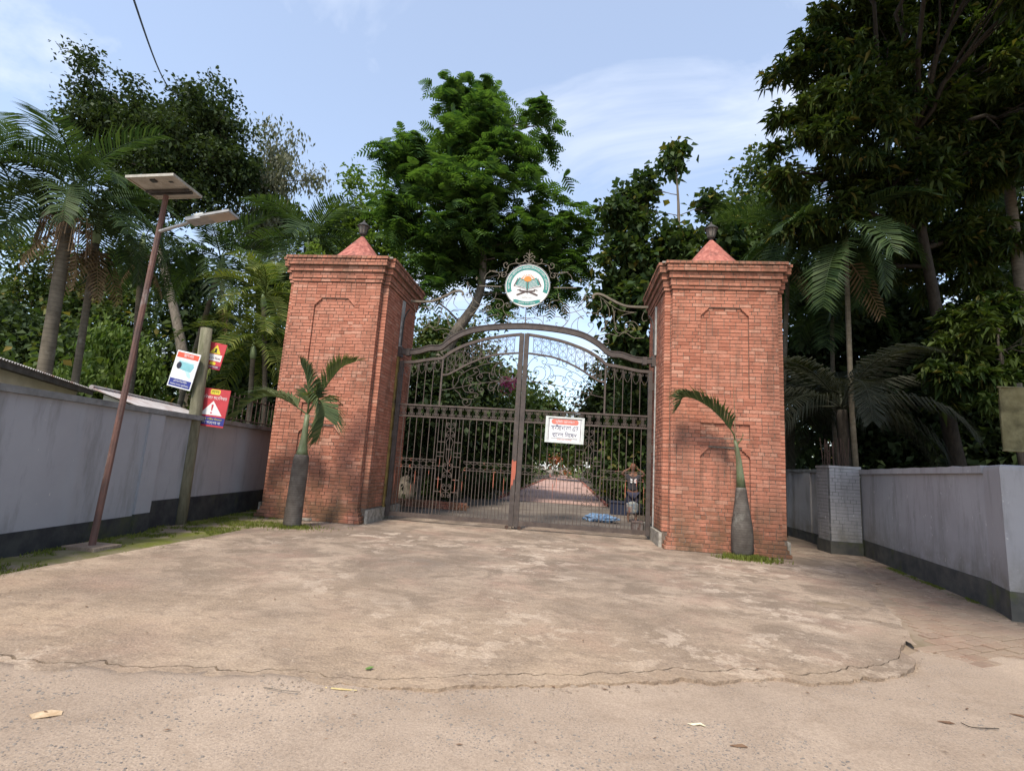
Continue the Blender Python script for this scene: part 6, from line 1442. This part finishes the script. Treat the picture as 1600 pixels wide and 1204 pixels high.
MB().add([(-0.018,-0.115,1.655), (0.018,-0.115,1.655), (0.0,-0.145,1.665), (0.0,-0.118,1.71)], [(0,1,2),(0,2,3),(2,1,3)]).build('nose', M['skin'], ps, local=True)
MB().tube([(-0.025,-0.112,1.635), (0,-0.118,1.633), (0.025,-0.112,1.635)], 0.006, 5).build('mouth', plain('lips', (0.16,0.05,0.045), 0.5), ps, local=True)
for s in (-1, 1): flat(ps, [(s*0.01,1.25), (s*0.045,1.335), (s*0.10,1.345), (s*0.085,1.27), (s*0.095,1.215), (s*0.05,1.195)][::(1 if s > 0 else -1)], -0.150, M['white'], 'butterfly_print', 0.004)
# blue bundle lying on the path
M['bluebag'] = mot('blue_plastic', (0.12,0.24,0.42), (0.36,0.50,0.66), 11, 0.5, 0.5, 18, c3=(0.05,0.11,0.24))
V = []; F = []; NU, NV = 28, 14; bc = Vector((2.36, 4.75, 0))
for j in range(NV+1):
    ph = math.pi*j/NV
    for i in range(NU):
        th = 2*math.pi*i/NU; d = Vector((math.sin(ph)*math.cos(th), math.sin(ph)*math.sin(th), math.cos(ph)))
        k = 1+0.28*noise.fractal(d*2.1+Vector((4, 1, 0)), 1.0, 2.0, 4); V.append(bc+Vector((d.x*0.47*k, d.y*0.26*k, max(0.0, 0.10+d.z*0.13*k*(1.0-0.35*d.x)))))
for j in range(NV):
    for i in range(NU): i2 = (i+1) % NU; F.append((j*NU+i, (j+1)*NU+i, (j+1)*NU+i2, j*NU+i2))
bb = empty('plastic_bundle', bc, 'crumpled light blue plastic bundle lying on the ground behind the gate', 'bundle')
mk('bundle', V, F, M['bluebag'], bb, smooth=False)
mb = MB(); q = bc+Vector((-0.47, 0, 0.03)); mb.tube([q, q+Vector((-0.08, 0.02, 0.05)), q+Vector((-0.13, -0.01, 0.02))], [0.04, 0.025, 0.045], 7); mb.build('tied_end', M['bluebag'], bb)
# blue planter
pt_ = empty('planter', (3.12, 8.0, 0), 'dark blue rectangular planter tub by the hedge behind the gate', 'planter')
M['bluetub'] = plain('dark_blue_tub', (0.022,0.03,0.06), 0.7)
MB().add([(-0.28+3.12,7.78,0),(0.28+3.12,7.78,0),(0.28+3.12,8.22,0),(-0.28+3.12,8.22,0),(-0.32+3.12,7.73,0.42),(0.32+3.12,7.73,0.42),(0.32+3.12,8.27,0.42),(-0.32+3.12,8.27,0.42)], [(0,3,2,1),(4,5,6,7),(0,1,5,4),(1,2,6,5),(2,3,7,6),(3,0,4,7)]).build('tub', M['bluetub'], pt_)
mb = MB(); 
for a in ((2.78,7.70,3.46,7.75), (2.78,8.25,3.46,8.30), (2.78,7.751,2.82,8.249), (3.42,7.751,3.46,8.249)): mb.box(a[0], a[1], 0.42, a[2], a[3], 0.47)
mb.build('lip', M['bluetub'], pt_)
MB().box(2.83, 7.76, 0.43, 3.41, 8.24, 0.445).build('soil', M['earth'], pt_)
rb_ = empty('rusty_box', (3.05, 2.35, 0), 'small rusty brown box at the foot of the right gate hinge', 'box')
MB().box(2.92, 2.2, 0.0, 3.18, 2.5, 0.27).build('body', M['rust'], rb_); MB().box(2.905, 2.185, 0.272, 3.195, 2.515, 0.30).build('lid', M['rust'], rb_)
# low brick bed edge at the left inside the gate
be = empty('flower_bed_edge', (-2.9, 5.0, 0), 'low red brick flower bed edge inside the gate at left', 'edging')
for i in range(26):
    for j in range(3):
        x = -5.2+i*0.13+(0.06 if j % 2 else 0); o = link('brick', shared_box(0.12, 0.07, 0.075, M['brick'], 'bed'), be, Vector((x, 5.0+0.01*rnd.random(), 0.04+j*0.08))-WORLD[be])
# ------------------------------------------------------------------ litter on the ground
def leaf_thing(name, label, pts, loc, rotz, mat, lift=0.02, cat='leaf', th=0.003):
    n = len(pts); V = []; F = []
    for d in (0, th):
        for x, y in pts: V.append((x, y, d+lift*(x*x+0.5*y*y)*40*0.02+0.004*math.sin(x*60)))
    F = [tuple(range(n))[::-1], tuple(range(n, 2*n))]+[(k, (k+1) % n, n+(k+1) % n, n+k) for k in range(n)]
    o = mk(name, V, F, mat, local=True); o.location = loc; o.rotation_euler = (0, 0, rotz); WORLD[o] = Vector(loc); return tag(o, label, cat)
M['tan'] = mot('dry_tan', (0.42,0.29,0.17), (0.58,0.44,0.29), 20, 0.8, 0.2); M['straw'] = mot('straw_yellow', (0.50,0.38,0.16), (0.62,0.50,0.26), 20, 0.7, 0.1)
M['paper'] = mot('pale_yellow_scrap', (0.62,0.55,0.36), (0.72,0.66,0.48), 20, 0.7, 0.1); M['gleaf'] = mot('fresh_green', (0.10,0.17,0.04), (0.16,0.25,0.07), 20, 0.6, 0.1); M['bleaf'] = mot('brown_leaf', (0.11,0.06,0.035), (0.20,0.12,0.07), 20, 0.8, 0.2)
def on_ground(u, v, z): d = ray(u, v); return CAM+d*((z-CAM.z)/d.z)
rz = lambda u, v: Vector(on_ground(u, v, road_z(*on_ground(u, v, -0.02)[:2])+0.006))
leaf_thing('fallen_leaf', 'large curled tan dry leaf at lower left on the road', [(-0.075,-0.01),(-0.04,-0.045),(0.03,-0.04),(0.075,-0.01),(0.06,0.03),(0.0,0.045),(-0.05,0.03)], rz(73, 1115), 0.35, M['tan'])
leaf_thing('straw_strip', 'yellow strip of straw lying just below the crack', [(-0.10,-0.006),(0.0,-0.009),(0.11,-0.004),(0.11,0.004),(0.0,0.008),(-0.10,0.004)], rz(532, 1076), 0.05, M['straw'], cat='straw')
leaf_thing('fallen_leaf', 'small green leaf on the slab above the crack', [(-0.03,-0.005),(0,-0.02),(0.035,0.0),(0.01,0.018),(-0.02,0.015)], on_ground(577, 1043, 0.006), 0.6, M['gleaf'])
leaf_thing('paper_scrap', 'pale yellow curled scrap on the road at right of centre', [(-0.055,0.0),(-0.02,-0.008),(0.02,-0.006),(0.045,-0.022),(0.055,-0.014),(0.03,0.012),(-0.03,0.012)], rz(1088, 1131), 0.1, M['paper'], cat='scrap')
leaf_thing('fallen_leaf', 'brown dry leaf below the pale scrap on the road', [(-0.05,0.0),(-0.01,-0.012),(0.05,-0.02),(0.03,0.008),(-0.02,0.012)], rz(1153, 1164), 0.2, M['bleaf'])
leaf_thing('fallen_leaf', 'curled brown leaf near the right edge of the road', [(-0.05,0.01),(0.0,-0.014),(0.05,-0.008),(0.03,0.012)], rz(1478, 1128), 0.0, M['bleaf'])
leaf_thing('fallen_leaf', 'dark leaf at the far right edge of the road', [(-0.045,0.012),(0.0,-0.008),(0.05,-0.018),(0.02,0.010)], rz(1591, 1117), -0.3, M['bleaf'])
leaf_thing('white_stone', 'whitish flat stone at the foot of the left bottle palm', [(-0.13,-0.02),(-0.05,-0.05),(0.09,-0.05),(0.14,0.0),(0.06,0.04),(-0.07,0.04)], on_ground(477, 812, 0.012), 0.1, M['plinth'], cat='stone', th=0.04)
mb = MB(); q = rz(440, 1079); mb.tube([q+Vector((-0.13, 0.01, 0.006)), q+Vector((0, -0.004, 0.008)), q+Vector((0.12, 0.004, 0.006))], 0.0025, 5); tag(mb.build('dry_twig', M['bark']), 'thin dry twig beside the crack left of the straw', 'twig')
mb = MB(); q = rz(1530, 1135); mb.tube(spline([q+Vector((-0.09, 0.03, 0.004)), q+Vector((-0.07, -0.03, 0.006)), q+Vector((0.02, -0.02, 0.005)), q+Vector((0.12, 0.0, 0.004))], 4), 0.003, 5); tag(mb.build('dry_twig', M['bark_d']), 'curved dark twig on the road near the right edge', 'twig')
# scattered scraps of dead leaf over the apron
V = []; F = []
for k in range(340):
    x = rnd.uniform(-4.5, 7.2); yy = rnd.uniform(-8.6, 0.6)
    if x > 4.4 and yy < -5.4: continue
    z = 0.006 if yy > edge_y(x)+0.1 else road_z(x, yy)+0.006
    a = rnd.uniform(0, 6.28); l = rnd.uniform(0.008, 0.024); w = l*rnd.uniform(0.15, 0.5); c, s = math.cos(a), math.sin(a); b0 = len(V)
    for u, v in ((-l, 0), (0, -w), (l, 0), (0, w)): V.append((x+u*c-v*s, yy+u*s+v*c, z+rnd.uniform(0, 0.006)))
    F += [(b0, b0+1, b0+2), (b0, b0+2, b0+3)]
tag(mk('leaf_litter', V, F, M['bleaf'], origin=(0, 0, 0)), 'tiny scraps of dry leaf scattered over the drive', None, None, 'stuff')
